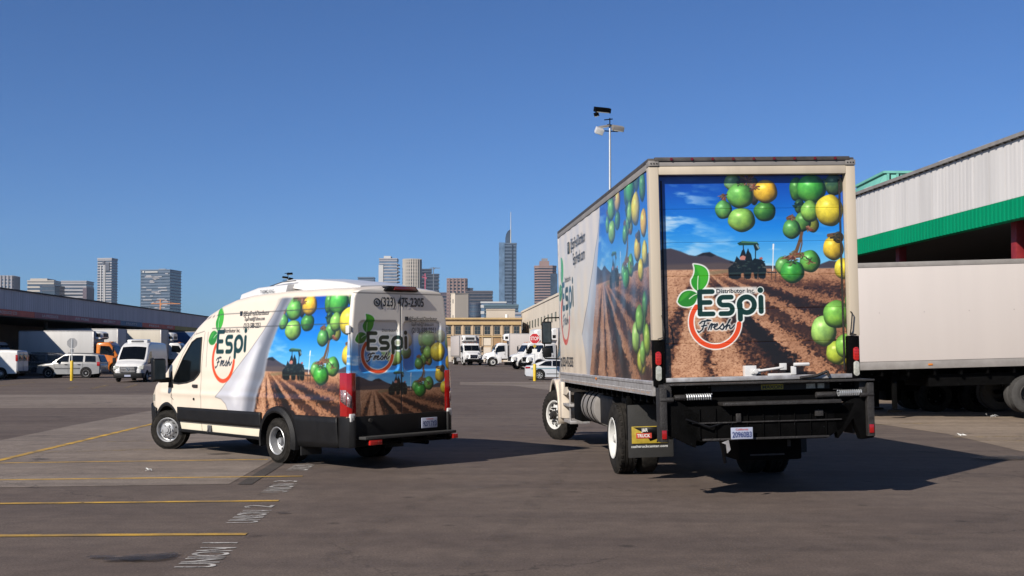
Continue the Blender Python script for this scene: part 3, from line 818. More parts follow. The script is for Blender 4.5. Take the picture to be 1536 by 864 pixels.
# side wall, printed
nxs, nzs = 760, 270
xg = np.linspace(.10, LB - .02, nxs); zg = np.linspace(ZR1, ZT - .13, nzs)
XX, ZZ = np.meshgrid(xg, zg)
AX = 992 + (3.95 - XX) / 3.4 * 278; AY = 266 + (3.98 - ZZ) / 2.7 * 306
p = Pic(AX[:, ::-1][::-1], AY[:, ::-1][::-1], (236, 220, 200))   # x to the right = towards the rear, y down
paint_field(p)
field = p.C[::-1, ::-1].copy()
p2 = Pic(-XX[:, ::-1][::-1], -ZZ[:, ::-1][::-1], (240, 224, 204))
def S2(pts): return [(-x, -z) for x, z in pts]
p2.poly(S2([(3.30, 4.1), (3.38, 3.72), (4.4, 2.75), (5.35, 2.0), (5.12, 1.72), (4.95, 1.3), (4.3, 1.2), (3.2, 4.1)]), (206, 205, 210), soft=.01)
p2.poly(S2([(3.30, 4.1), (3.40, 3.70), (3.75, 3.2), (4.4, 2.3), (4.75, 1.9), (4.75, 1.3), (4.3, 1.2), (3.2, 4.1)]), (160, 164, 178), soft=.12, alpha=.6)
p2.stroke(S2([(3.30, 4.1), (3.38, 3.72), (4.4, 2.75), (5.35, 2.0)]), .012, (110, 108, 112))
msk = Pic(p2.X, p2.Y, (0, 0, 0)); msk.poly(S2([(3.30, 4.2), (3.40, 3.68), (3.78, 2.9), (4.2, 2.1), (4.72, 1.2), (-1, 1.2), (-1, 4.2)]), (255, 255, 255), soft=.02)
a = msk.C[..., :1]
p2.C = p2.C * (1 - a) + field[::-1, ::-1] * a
LT = lambda x, y: (-(8.0 - (x - 235) / 720 * 1.85), -(3.49 - (y - 100) / 690 * 1.62))
paint_logo(p2, halo=False, T=LT)
wb = .004 * np.sin(XX * 9) * np.sin(ZZ * 3)
Pw = np.stack([XX, np.full_like(XX, W2 - .006) + wb, ZZ], -1)
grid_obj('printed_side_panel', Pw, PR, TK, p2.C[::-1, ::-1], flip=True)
def tside(u0, z0): return lambda u, v: (u0 - u, W2 + .003, z0 + v)
text_on(TK, 'Distributor Inc.', tside(7.15, 2.98), .13, M['ink'], width=.72)
text_on(TK, '@EspiFreshDistributor', tside(6.35, 3.50), .26, M['ink'], width=1.6); text_on(TK, 'EspiFresh.com', tside(6.1, 3.22), .28, M['ink'], width=1.25)
text_on(TK, '(323) 475-2305', tside(7.7, 1.46), .24, M['ink'], .02, width=1.3)
fb = MB(); fb.box((6.62, W2 + .001, 3.56), (.2, .006, .2)); fb.build('social_badge', M['ink'], TK); text_on(TK, 'f', lambda u, v: (6.64 - u, W2 + .006, 3.50 + v), .2, M['sign_white'], .02)
fb = MB(); fb.lathe([(.085, 0), (.085, .004), (.06, .004), (.06, 0)], 20, (7.85, W2, 1.53)); fb.build('phone_badge', M['ink'], TK)
# box shell
b = MB(); b.bb(.14, LB, -W2 + .004, W2 - .03, 1.30, ZT - .06)
b.build('box_body', M['cream_paint'], TK)
b = MB(); b.bb(-.0, LB, -W2 - .004, W2 + .004, ZT - .055, ZT - .0)
b.build('roof', M['roof_rail'], TK, bevel=.012)
b = MB()
for s in (1, -1): b.bb(.10, LB, s * (W2 - .02), s * (W2 + .006), ZT - .13, ZT - .057)
b.build('roof_side_rail', M['dull_aluminium'], TK, bevel=.004)
b = MB()
for s in (1, -1):
    b.prism([(s * (W2 - .03), ZR0), (s * (W2 + .008), ZR0), (s * (W2 + .008), ZR1 - .05), (s * (W2 + .018), ZR1 - .04), (s * (W2 + .018), ZR1 - .012), (s * (W2 + .004), ZR1), (s * (W2 - .03), ZR1)], 'x', .05, LB + .02)
b.build('side_rail', M['aluminium'], TK)
b = MB()
for i in range(84): b.cyl((.12 + i * .094, W2 + .006, ZR0 + .055), (.12 + i * .094, W2 + .012, ZR0 + .055), .008, 6)
b.build('rivet', M['chrome'], TK, kind='stuff')
mat('conspicuity', (.38, .24, .16), .4, var=.5, scale=26, dirt=(.33, .31, .30))
b = MB()
for i in range(26): b.bb(.2 + i * .29, .2 + i * .29 + .2, W2 + .007, W2 + .0095, ZR0 + .022, ZR0 + .043)
b.build('reflective_tape', M['conspicuity'], TK, kind='stuff')
b = MB(); b.box((3.95, W2 + .02, 1.30), (.07, .015, .035)); b.build('marker_lamp', M['amber_lens'], TK, bevel=.004)
b = MB(); b.bb(LB, LB + .05, -W2, W2, 1.3, ZT - .01); b.build('front_wall', M['aluminium'], TK, bevel=.01)
# rear frame
for s in (1, -1):
    b = MB(); b.bb(-.03, .10, s * 1.155, s * (W2 + .002), 1.83, 3.895); b.build('rear_post', M['frame_paint'], TK, bevel=.008)
    b = MB(); b.bb(-.045, .10, s * 1.15, s * (W2 + .004), 3.90, 3.965); b.build('corner_casting', M['dull_aluminium'], TK, bevel=.006)
    c = MB(); [c.cyl((-.05, s * (1.175 + k * .035), 3.93), (-.043, s * (1.175 + k * .035), 3.93), .008, 8) for k in range(3)]; c.build('bolt', M['black_metal'], TK, kind='stuff')
    b = MB(); b.bb(-.025, .10, s * 1.13, s * (W2 - .004), 1.28, 1.828); pod = b.build('lamp_housing', M['black_metal'], TK, bevel=.01)
    for z, mm, hh in ((1.61, 'red_led', .083), (1.435, 'clear_lens', .09)):
        c = MB(); pts = [(s * 1.215 + .036 * math.cos(R(a)), z + (hh - .036 if math.sin(R(a)) > 0 else -(hh - .036)) * 1 + .036 * math.sin(R(a)) - (0)) for a in range(0, 360, 20)]
        c.prism(pts, 'x', -.045, -.024); c.build('tail_lamp', M[mm], pod, bevel=.005)
        if mm == 'red_led':
            c = MB()
            for i in range(3):
                for j in range(5): c.cyl((-.05, s * 1.215 + (i - 1) * .02, z + (j - 2) * .034), (-.044, s * 1.215 + (i - 1) * .02, z + (j - 2) * .034), .006, 8)
            c.build('led', M['red_lens'], pod, kind='stuff')
    c = MB(); c.tube([(-.04, s * 1.16 + .0, 2.12), (-.075, s * 1.165, 2.10), (-.075, s * 1.145, 1.92), (-.04, s * 1.145, 1.84)], .008, 6); c.tube([(-.05, s * 1.15, 1.86), (-.05, s * 1.22, 1.84)], .007, 6)
    c.build('grab_rod', M['dirty_metal'], TK)
b = MB(); b.bb(-.03, .10, -1.153, 1.153, 3.80, 3.897); b.build('rear_header', M['frame_paint'], TK, bevel=.006)
b = MB(); b.bb(-.035, .0, -1.148, 1.148, 3.90, 3.955); b.build('header_strip', M['dull_aluminium'], TK, bevel=.004)
b = MB(); b.bb(-.05, .0, -1.2, 1.2, 3.958, 4.005); b.build('header_rail', M['roof_rail'], TK, bevel=.006)
for i in range(9):
    y = 1.0 - i * .252
    b = MB(); b.cyl((-.062, y, 3.98), (-.048, y, 3.98), .017, 12); b.build('marker_lamp', M['dark_red_lens'], TK)
# roll-up door of six printed panels, set back in the frame
DX = .075
back = MB(); back.bb(DX + .012, DX + .03, -1.153, 1.153, 1.35, 3.80); door = back.build('roll_up_door', M['door_seal'], TK)
npan = 6; zt, zb = 3.80, 1.375
for k in range(npan):
    z1 = zt - (zt - zb) * k / npan; z0 = zt - (zt - zb) * (k + 1) / npan
    yg = np.linspace(1.150, -1.150, 470); zz = np.linspace(z1 - .0005, z0 + .0005, 86)
    YY, ZZ2 = np.meshgrid(yg, zz)
    AXd = 992 + (1.113 - YY) / 2.27 * 278; AYd = 266 + (3.79 - ZZ2) / 2.43 * 306
    p = Pic(AXd, AYd, (0, 0, 0)); paint_field(p); paint_logo(p)
    ed = np.minimum(np.minimum(z1 - ZZ2, ZZ2 - z0) / .006, 1.0)
    Px = np.full_like(YY, DX) + (1 - np.clip(ed, 0, 1)) * .003 + .0015 * (fbm(YY * 3, ZZ2 * 3, 2) - .5)
    grid_obj('door_panel', np.stack([Px, YY, ZZ2], -1), PR, door, p.C, flip=True)
tr = lambda u0, z0: (lambda u, v: (DX - .003, u0 - u, z0 + v))
def door_y(px): return 1.113 - (px - 992) / 278 * 2.27
def door_z(py): return 3.79 - (py - 266) / 306 * 2.43
text_on(door, 'Distributor Inc.', tr(door_y(1072), door_z(443.5)), .072, M['ink'], .015, width=.48)
for s in (1, -1):
    b = MB(); b.bb(DX - .015, DX - .002, s * 1.095, s * 1.11, 1.42, 3.74); b.build('door_cable', M['dirty_metal'], TK)
b = MB(); b.bb(-.045, .10, -1.155, 1.125, 1.325, 1.375); b.build('door_sill', M['aluminium'], TK, bevel=.006)
# latch
b = MB(); b.bb(-.02, DX, .02, .16, 1.36, 1.50); b.bb(-.045, -.02, -.02, .09, 1.40, 1.46)
b.tube([(-.05, .04, 1.43), (-.05, -.30, 1.47)], .016, 8); b.cyl((-.07, .04, 1.43), (-.03, .04, 1.43), .03, 12)
b.bb(-.06, -.02, -.34, -.26, 1.44, 1.52); b.bb(-.05, -.02, -.46, -.40, 1.38, 1.48); b.tube([(-.05, -.43, 1.50), (-.05, -.62, 1.50)], .022, 8); b.bb(-.04, .0, -.40, -.12, 1.372, 1.40)
b.build('door_latch', M['white_paint'], TK, bevel=.004)
b = MB(); b.tube([(-.06, -.50, 1.34), (-.07, -.70, 1.36), (-.06, -.84, 1.41), (-.06, -.86, 1.35)], .018, 8); b.build('latch_chain', M['dirty_metal'], TK)
# lift gate
b = MB(); b.bb(-.16, .0, -1.18, 1.15, 1.20, 1.315); b.build('lift_gate_beam', M['black_metal'], TK, bevel=.01)
b = MB(); b.bb(-.172, -.162, -.82, .62, 1.205, 1.285); b.build('scuff_plate', M['dirty_metal'], TK, bevel=.003)
mat('label_yellow', (.42, .36, .03), .5, var=.3, scale=30)
b = MB(); b.bb(-.180, -.174, -.25, .02, 1.215, 1.275); b.build('maker_label', M['label_yellow'], TK)
text_on(TK, 'MAXON', lambda u, v: (-.183, .005 - u, 1.225 + v), .055, M['ink'], .02, width=.24)
b = MB(); b.bb(-.180, -.174, -.64, -.53, 1.215, 1.270); b.bb(-.180, -.174, -.75, -.67, 1.215, 1.270); b.build('warning_label', M['clear_lens'], TK)
b = MB(); b.bb(-.44, -.10, -.86, .56, 1.045, 1.085); b.build('lift_platform_edge', M['dirty_metal'], TK, bevel=.01)
b = MB(); b.prism([(1.0, 1.04), (.95, .72), (.80, .63), (-.72, .63), (-.92, .74), (-1.08, 1.04)], 'x', -.30, -.20); b.bb(-.22, -.14, -1.1, 1.06, 1.05, 1.14)
for k in range(9): b.bb(-.318, -.30, .80 - k * .19, .815 - k * .19, .66, 1.02)
b.build('folded_platform', M['black_metal'], TK, bevel=.012)
b = MB(); b.bb(-.325, -.30, .78, -.74, .64, .665); b.bb(-.325, -.30, .9, -.9, .84, .855); b.build('platform_rib', M['dirty_metal'], TK, bevel=.004)
b = MB(); b.cyl((-.24, .62, 1.0), (-.05, .45, .50), .035, 12); b.cyl((-.10, .50, .62), (.1, .40, .34), .02, 10); b.build('hydraulic_ram', M['dirty_metal'], TK)
b = MB(); b.cyl((-.12, 1.12, .86), (-.12, -1.12, .86), .045, 14); b.build('cross_tube', M['black_metal'], TK)
b = MB(); b.box((-.33, -.62, .93), (.02, .10, .07)); b.box((-.33, .35, .90), (.02, .06, .10)); b.build('hinge_plate', M['dirty_metal'], TK, bevel=.004)
rrg = random.Random(3)
b = MB()
for k in range(16): y = 1.08 - k * .145; b.cyl((-.170, y, 1.255 + rrg.uniform(-.015, .015)), (-.158, y, 1.26), .012, 6)
b.build('bolt', M['dirty_metal'], TK, kind='stuff')
b = MB(); b.bb(.0, .6, -.52, .26, .36, .70); b.build('pump_box', M['black_metal'], TK, bevel=.03)
b = MB(); b.bb(-.008, -.002, -.30, .12, .42, .44); b.bb(-.008, -.002, -.38, -.34, .52, .60); b.build('pump_box_latch', M['dirty_metal'], TK)
b = MB(); b.prism([(-.80, .95), (-1.14, 1.14), (-1.30, 1.14), (-1.30, .62), (-1.14, .60), (-1.05, .85), (-.86, .62)], 'x', -.30, -.18); b.build('lift_arm', M['black_metal'], TK, bevel=.008)
b = MB(); b.prism([(.80, .95), (1.1, 1.14), (1.2, 1.14), (1.2, .72), (1.06, .66), (.86, .56)], 'x', -.30, -.18); b.build('lift_arm', M['black_metal'], TK, bevel=.008)
for s in (1, -1):
    b = MB(); b.bb(-.36, -.16, s * 1.20, s * 1.285, .64, 1.27); b.bb(-.30, .0, s * 1.13, s * 1.22, 1.08, 1.30); b.bb(-.18, .12, s * 1.09, s * 1.14, .66, 1.2)
    b.cyl((-.34, s * 1.12, 1.13), (-.34, s * 1.28, 1.13), .03, 12)
    up = b.build('lift_gate_bracket', M['dirty_metal'], TK, bevel=.008)
    c = MB(); c.bb(-.372, -.36, s * 1.215, s * 1.27, .68, .78); c.build('reflector', M['red_lens'], up, bevel=.004)
b = MB(); b.bb(-.38, .02, -1.29, 1.16, 1.292, 1.312); b.build('step_plate', M['dirty_metal'], TK, bevel=.004)
for y0, y1 in ((.66, .96), (-.86, -1.14)):
    pts = [(-.32 + .032 * math.sin(i * .785), y0 + (y1 - y0) * i / 88, 1.155 + .032 * math.cos(i * .785)) for i in range(89)]
    b = MB(); b.tube(pts, .0085, 5); b.cyl((-.32, y0, 1.155), (-.32, y1, 1.155), .010, 8); b.build('torsion_spring', M['galvanised'], TK)
b = MB(); b.cyl((-.30, -.60, 1.14), (-.30, -.84, 1.14), .035, 12); b.cyl((-.30, 1.10, 1.15), (-.30, .97, 1.15), .035, 12); b.build('torsion_bar_clamp', M['dirty_metal'], TK, bevel=.004)
b = MB(); b.prism([(.58, .62), (.53, .60), (.52, .50), (.48, .54), (.50, .65)], 'x', -.42, -.40); b.build('plate_bracket', M['aluminium'], TK)
b = MB(); b.bb(-.385, -.375, .20, .46, .655, .79); pl = b.build('licence_plate', M['shaded_plate'], TK, bevel=.006)
text_on(pl, '20960B3', lambda u, v: (-.389, .33 - u, .677 + v), .09, M['blue_ink'], .02, align='CENTER', width=.23); text_on(pl, 'California', lambda u, v: (-.389, .33 - u, .757 + v), .032, M['label_red'], .01, align='CENTER', width=.15)
for pts in ([(-.2, 1.12, 1.2), (-.28, 1.20, .95), (-.2, 1.26, .7), (.1, 1.22, .62)], [(-.1, 1.14, 1.2), (-.15, 1.25, .9), (.1, 1.2, .66)], [(-.34, .98, .9), (-.36, .7, .8), (-.3, .5, .85)]):
    b = MB(); b.tube(pts, .012, 6); b.build('hose', M['black_plastic'], TK)
# chassis
b = MB()
for s in (1, -1): b.bb(.0, 10.6, s * .36, s * .46, .78, 1.05)
for x in (.3, 1.4, 2.4, 3.4, 4.5, 5.6, 6.7, 7.8): b.bb(x, x + .1, -.46, .46, .82, 1.0)
for i in range(20): b.bb(.3 + i * .4, .36 + i * .4, -1.2, 1.2, 1.06, 1.17)
b.build('chassis_frame', M['black_metal'], TK)
b = MB(); b.cyl((2.9, -.9, .52), (2.9, .9, .52), .09, 14); b.lathe([(.001, -.2), (.14, -.17), (.21, -.05), (.21, .05), (.14, .17), (.001, .2)], 18, (2.9, 0, .52))
b.cyl((3.0, 0, .55), (8.2, 0, .85), .05, 10)
for s in (1, -1): b.bb(2.1, 3.7, s * .36, s * .46, .62, .70)
b.build('rear_axle', M['black_metal'], TK)
for s in (1, -1):
    wheel(TK, (2.9, s * 1.235, ground_drop(TK, 2.9, s * 1.235, .505)), .505, .27, .286, 'truck_rear', 'white_wheel', s, dual=1, n=48)
    wheel(TK, (9.72, s * 1.17, ground_drop(TK, 9.72, s * 1.17, .505)), .505, .28, .286, 'truck_front', 'white_wheel', s, steer=R(26), n=48)
    b = MB(); b.bb(1.80, 1.83, s * .62, s * 1.235, .27, .98); fl = b.build('mud_flap', M['mudflap'], TK, bevel=.006)
    b = MB(); b.bb(1.86, 2.30, s * .58, s * 1.22, 1.0, 1.06); b.bb(1.84, 1.88, s * 1.16, s * 1.24, .5, 1.1); b.build('flap_hanger', M['black_metal'], TK, bevel=.01)
    if s > 0:
        c = MB(); c.bb(1.786, 1.799, .70, 1.19, .46, .69); sg = c.build('flap_sign', M['yellow_label'], fl, bevel=.004)
        c = MB(); c.bb(1.781, 1.787, .92, 1.13, .53, .60); c.build('sign_band', M['label_red'], fl)
        c = MB(); c.add([(1.783, 1.17, .68), (1.783, .71, .68), (1.783, .71, .56), (1.783, .94, .49), (1.783, 1.02, .60)], [(0, 1, 2, 3, 4)]); c.build('sign_shape', M['black_plastic'], fl, thick=.003)
        text_on(fl, 'TRUCK', lambda u, v: (1.778, 1.12 - u, .545 + v), .06, M['sign_white'], .03, width=.18)
        text_on(fl, 'J&R', lambda u, v: (1.778, 1.06 - u, .62 + v), .06, M['sign_white'], .03, width=.09)
        text_on(fl, 'cashtruckcenter.com', lambda u, v: (1.795, 1.20 - u, .405 + v), .05, M['sign_white'], .01, width=.50)
# fuel tank, battery box, exhaust
b = MB(); b.cyl((5.0, .86, .78), (6.35, .86, .78), .30, 24); b.build('fuel_tank', M['dull_aluminium'], TK, bevel=.02)
for x in (5.25, 5.65, 6.1):
    b = MB(); b.lathe([(.302, -.03), (.308, -.03), (.308, .03), (.302, .03)], 24, (x, .86, .78), ax='x'); b.build('tank_strap', M['black_metal'], TK)
b = MB(); b.bb(3.75, 4.85, .55, 1.08, .55, 1.02); b.build('battery_box', M['cladding_plastic'], TK, bevel=.03)
b = MB(); b.bb(6.6, 7.4, .6, 1.12, .48, .98); b.build('tool_box', M['black_metal'], TK, bevel=.03)
b = MB(); b.bb(7.9, 8.8, .75, 1.12, .36, .42); b.bb(7.9, 8.8, .80, 1.14, .68, .73); b.tube([(8.0, 1.1, .4), (8.0, 1.1, 1.0)], .02, 8); b.build('cab_step', M['aluminium'], TK, bevel=.008)

def section_loft(stations, n_arc=5):
    """stations: (x, half width bottom, half width top, z bottom, z top, corner radius). returns MB with closed tube"""
    mb = MB(); rows = []
    for x, hb_, ht_, z0, z1, rc in stations:
        pts = [(hb_, z0)]
        pts.append((hb_ + (ht_ - hb_) * .5, z0 + (z1 - rc - z0) * .55)); pts.append((ht_, z1 - rc))
        for i in range(1, n_arc + 1):
            a = i / n_arc * math.pi / 2; pts.append((ht_ - rc + rc * math.cos(a), z1 - rc + rc * math.sin(a)))
        pts = pts + [(0, z1 + .02)] + [(-y, z) for y, z in pts[::-1]]
        rows.append([(x, y, z) for y, z in pts])
    k = len(rows[0])
    vs = [p for r in rows for p in r]
    fs = [(i * k + j, i * k + j + 1, (i + 1) * k + j + 1, (i + 1) * k + j) for i in range(len(rows) - 1) for j in range(k - 1)]
    fs += [(i * k + k - 1, i * k, (i + 1) * k, (i + 1) * k + k - 1) for i in range(len(rows) - 1)]
    fs += [tuple(range(k)), tuple(range((len(rows) - 1) * k, len(rows) * k))[::-1]]
    return mb.add(vs, fs)

def conv_cab(T, x0, paint, axle, steer=0, wheels=True, rimst='truck_front', rim='white_wheel', wr=.5, dz=0, n=28):
    """bonneted truck cab, back of cab at local x0, facing +x"""
    b = section_loft([(x0, 1.12, 1.06, .95, 2.62, .16), (x0 + .08, 1.14, 1.08, .9, 2.68, .16), (x0 + .95, 1.14, 1.06, .9, 2.72, .18), (x0 + 1.15, 1.13, 1.02, .9, 2.60, .18), (x0 + 1.68, 1.10, .98, .95, 1.72, .12), (x0 + 1.75, 1.05, .96, 1.0, 1.66, .1)])
    cab = b.build('cab', M[paint], T)
    b = section_loft([(x0 + 1.6, 1.00, .90, .98, 1.64, .14), (x0 + 2.0, .96, .82, .95, 1.60, .16), (x0 + 2.55, .80, .66, .85, 1.46, .18), (x0 + 2.8, .66, .58, .8, 1.28, .2), (x0 + 2.88, .60, .52, .8, 1.05, .15)])
    b.build('hood', M[paint], T)
    for s in (1, -1):
        # fender: swept arch over the steering wheel
        f = MB(); n_ = 14; outer = []; inner = []
        for i in range(n_ + 1):
            a = R(200 - 215 * i / n_); outer.append((axle + .72 * math.cos(a), .5 + dz + .66 * math.sin(a))); inner.append((axle + .60 * math.cos(a), .5 + dz + .57 * math.sin(a)))
        A = [(x, s * 1.19, z) for x, z in outer]; B = [(x, s * 1.19, z) for x, z in inner]; C2 = [(x, s * .70, z + .05) for x, z in outer]
        f.strip(A, B); f.strip(C2, A); f.build('fender', M[paint], T, thick=.02)
        f = MB(); f.bb(axle - 1.02, axle - .62, s * .98, s * 1.17, .42, 1.15); f.build('cab_skirt', M[paint], T, bevel=.04)
        g_ = MB(); g_.add([(x0 + .30, s * 1.112, 1.72), (x0 + 1.42, s * 1.112, 1.60), (x0 + 1.36, s * 1.085, 1.95), (x0 + 1.08, s * 1.07, 2.38), (x0 + .34, s * 1.085, 2.42)], [(0, 1, 2, 3, 4)])
        g_.build('side_window', M['glass'], T, thick=.008, smooth=0)
        g_ = MB(); 
        for pts in ([(x0 + .24, 1.0), (x0 + .24, 2.45)], [(x0 + 1.46, 1.0), (x0 + 1.46, 1.6)]): g_.tube([(px, s * 1.128, z) for px, z in pts], .008, 4)
        g_.build('door_seam', M['door_seal'], T)
        g_ = MB(); g_.box((x0 + .34, s * 1.14, 1.42), (.14, .03, .04)); g_.build('door_handle', M['black_plastic'], T, bevel=.006)
        mr = MB(); mr.box((x0 + 1.50, s * 1.31, 2.12), (.10, .20, .46)); mr.box((x0 + 1.50, s * 1.31, 1.72), (.09, .18, .20)); mm_ = mr.build('mirror', M['black_plastic'], T, bevel=.03)
        mr = MB(); mr.box((x0 + 1.447, s * 1.31, 2.12), (.006, .16, .40)); mr.build('mirror_glass', M['grey_glass'], mm_)
        mr = MB(); mr.tube([(x0 + 1.38, s * 1.05, 2.42), (x0 + 1.45, s * 1.31, 2.42), (x0 + 1.50, s * 1.36, 2.38), (x0 + 1.50, s * 1.36, 1.60), (x0 + 1.42, s * 1.08, 1.58)], .014, 8); mr.build('mirror_arm', M['black_metal'], mm_)
        hl = MB(); hl.box((x0 + 2.72, s * .74, 1.14), (.16, .26, .17)); hl.build('headlight', M['clear_lens'], T, bevel=.05)
        nf = MB(); nf.box((x0 + 2.62, s * .72, 1.10), (.34, .40, .40)); nf.build('fender_nose', M[paint], T, bevel=.08)
        if wheels:
            wheel(T, (axle, s * 1.15, wr + dz), wr, .28, .286, rimst, rim, s, steer=steer, n=n)
    wsx = lambda z: x0 + 1.15 + (2.60 - z) / .88 * .53
    g_ = MB(); g_.add([(wsx(1.78) + .012, y, 1.78) for y in (-.93, .93)] + [(wsx(2.46) + .012, y, 2.46) for y in (.90, -.90)], [(0, 1, 2, 3)]); g_.build('windshield', M['glass'], T, thick=.01, smooth=0)
    g_ = MB(); g_.bb(x0 + 2.80, x0 + 2.905, -.42, .42, .86, 1.30); gr = g_.build('grille', M['black_metal'], T, bevel=.02)
    g_ = MB()
    for i in range(5): g_.bb(x0 + 2.90, x0 + 2.925, -.36, .36, .92 + i * .075, .945 + i * .075)
    g_.build('grille_bar', M['chrome'], gr, kind='stuff')
    g_ = MB(); g_.bb(x0 + 2.78, x0 + 3.05, -1.12, 1.12, .42, .74); g_.build('bumper', M['black_metal'], T, bevel=.05)
    g_ = MB()
    for y in (-.7, -.25, 0, .25, .7): g_.box((x0 + 1.0, y, 2.76), (.10, .12, .05))
    g_.build('roof_marker', M['amber_lens'], T, bevel=.01, kind='stuff')
    return cab
conv_cab(TK, 8.12, 'cream_paint', 9.72, wheels=False, dz=.02)
# ------------------------------------------------------------------ panel vans
class VanShape:
    """surface of a high-roof panel van; x forward from the rear axle, y left, z up"""
    def __init__(s, top, half, zb=.36, tumble=.13, rc=.16, xr=-1.8):
        s.tx, s.tz = zip(*top); s.hx, s.hy = zip(*half); s.zb, s.tumble, s.rc, s.xr = zb, tumble, rc, xr
    def zt(s, x): return np.interp(x, s.tx, s.tz)
    def hw(s, x): return np.interp(x, s.hx, s.hy)
    def side(s, x, z):
        k = np.clip((z - 1.1) / 1.6, 0, 1.2)
        lo = np.clip((.75 - z) / .4, 0, 1)
        crease = .012 * np.exp(-((z - 1.02) / .05) ** 2) - .006 * np.exp(-((z - 1.30) / .09) ** 2)
        return s.hw(x) * (1 - s.tumble * k ** 1.6 - .03 * lo ** 2) + crease * np.clip((x + 1.7) / .3, 0, 1) * np.clip((4.2 - x) / .4, 0, 1)
    def grid(s, xs, n_side, n_arc=8, n_roof=6):
        """rows from the sill up over the roof to the centre line: (rows, len(xs), 3)"""
        xs = np.asarray(xs); zt = s.zt(xs); rc = np.minimum(s.rc, (zt - s.zb) * .35); zs = zt - rc
        rows = []
        for t in np.linspace(0, 1, n_side):
            z = s.zb + (zs - s.zb) * t; rows.append(np.stack([xs, s.side(xs, z), z], -1))
        ys = s.side(xs, zs)
        for a in np.linspace(0, math.pi / 2, n_arc + 1)[1:]:
            rows.append(np.stack([xs, ys - rc + rc * math.cos(a), zs + rc * math.sin(a)], -1))
        for t in np.linspace(0, 1, n_roof + 1)[1:]:
            y = (ys - rc) * (1 - t); rows.append(np.stack([xs, y, zt + .045 * (1 - (1 - t) ** 2)], -1))
        return np.array(rows)

def strip_on(shape, name, lo, hi, m, parent, off=.008, side=1, n=24, rows=6, thick=0, **kw):
    """panel on the body side between two polylines (x, z)"""
    x0 = max(lo[0][0], hi[0][0]); x1 = min(lo[-1][0], hi[-1][0])
    xs = np.linspace(x0, x1, n); zl = np.interp(xs, *zip(*lo)); zh = np.interp(xs, *zip(*hi))
    P = np.array([[(x, side * (float(shape.side(x, a + (b - a) * t)) + off), a + (b - a) * t) for x, a, b in zip(xs, zl, zh)] for t in np.linspace(0, 1, rows)])
    o = grid_obj(name, P, m, parent, flip=(side < 0), **kw)
    if thick: md = o.modifiers.new('thickness', 'SOLIDIFY'); md.thickness = thick; md.offset = -1
    return o

def arch_cut(P, wheels, r):
    c = (P[:-1, :-1] + P[1:, 1:]) / 2
    keep = np.ones(c.shape[:2], bool)
    for wx, wz in wheels:
        keep &= ~((np.hypot(c[..., 0] - wx, (c[..., 2] - wz)) < r) & (c[..., 2] < 1.2))
        keep &= ~((abs(c[..., 0] - wx) < r) & (c[..., 2] < wz))
    return keep

def wheel_well(T, wx, wz, r, y0, y1, s):
    b = MB(); n_ = 16
    A = [(wx + r * math.cos(R(-10 + 200 * i / n_)), s * y0, wz + r * math.sin(R(-10 + 200 * i / n_))) for i in range(n_ + 1)]
    B = [(x, s * y1, z) for x, y, z in A]
    b.strip(A, B); b.add(B, [tuple(range(len(B)))]); b.build('wheel_well', M['black_plastic'], T)

def flare(T, wx, wz, r0, r1, y, s, out, a0=-12, a1=192, mat_='cladding_plastic', n_=26, inner=.2):
    b = MB(); p0 = []; p1 = []; p2_ = []; p3 = []; p4 = []
    for i in range(n_ + 1):
        a = R(a0 + (a1 - a0) * i / n_); ca, sa = math.cos(a), math.sin(a)
        p0.append((wx + r1 * ca, s * (y - .01), wz + r1 * sa)); p1.append((wx + (r1 - .015) * ca, s * (y + out * .6), wz + (r1 - .015) * sa))
        p2_.append((wx + (r0 + .03) * ca, s * (y + out), wz + (r0 + .03) * sa)); p3.append((wx + r0 * ca, s * (y + out - .01), wz + r0 * sa)); p4.append((wx + r0 * ca, s * (y - inner), wz + r0 * sa))
    for A, B in ((p0, p1), (p1, p2_), (p2_, p3), (p3, p4)): b.strip(A, B)
    return b.build('wheel_arch', M[mat_], T)

TOP = [(-1.86, 2.60), (-1.80, 2.67), (-1.70, 2.70), (-1.2, 2.715), (0, 2.725), (1.1, 2.70), (1.6, 2.645), (2.0, 2.56), (2.4, 2.43), (2.75, 2.24), (3.2, 1.93), (3.65, 1.60), (4.0, 1.36), (4.08, 1.32), (4.3, 1.23), (4.55, 1.10), (4.68, 1.0), (4.75, .86), (4.78, .78)]
HALF = [(-1.86, .955), (-1.83, .985), (-1.78, .998), (-1.6, 1.0), (3.6, 1.0), (4.0, .985), (4.3, .95), (4.55, .87), (4.68, .78), (4.75, .66), (4.78, .60)]

def fill_van(T, SH, paint, art=None, dx=.05, n_side=40, wheels=((3.75, .35), (0, .35)), hi_left=True):
    xs = np.concatenate([np.linspace(SH.xr, SH.xr + .1, 8)[:-1], np.arange(SH.xr + .1, 2.9, dx), np.arange(2.9, 4.78, min(dx, .03)), [4.78]])
    Pl = SH.grid(xs, n_side)
    if art is not None:
        o = grid_obj('side_panel', Pl, PR, T, art(Pl), arch_cut(Pl, wheels, .455), flip=True)
    else:
        o = grid_obj('side_panel', Pl, M[paint], T, None, arch_cut(Pl, wheels, .455), flip=True)
    xs2 = np.concatenate([np.linspace(SH.xr, SH.xr + .1, 5)[:-1], np.linspace(SH.xr + .1, 4.78, 90)])
    Pr = SH.grid(xs2, 24); Pr[..., 1] *= -1
    grid_obj('side_panel', Pr, M[paint], T, None, arch_cut(Pr, wheels, .455))
    nose = SH.grid([4.78], 10)[:, 0]; nose_r = nose.copy(); nose_r[:, 1] *= -1
    grid_obj('nose', np.array([nose, nose_r]), M[paint], T)
    return o

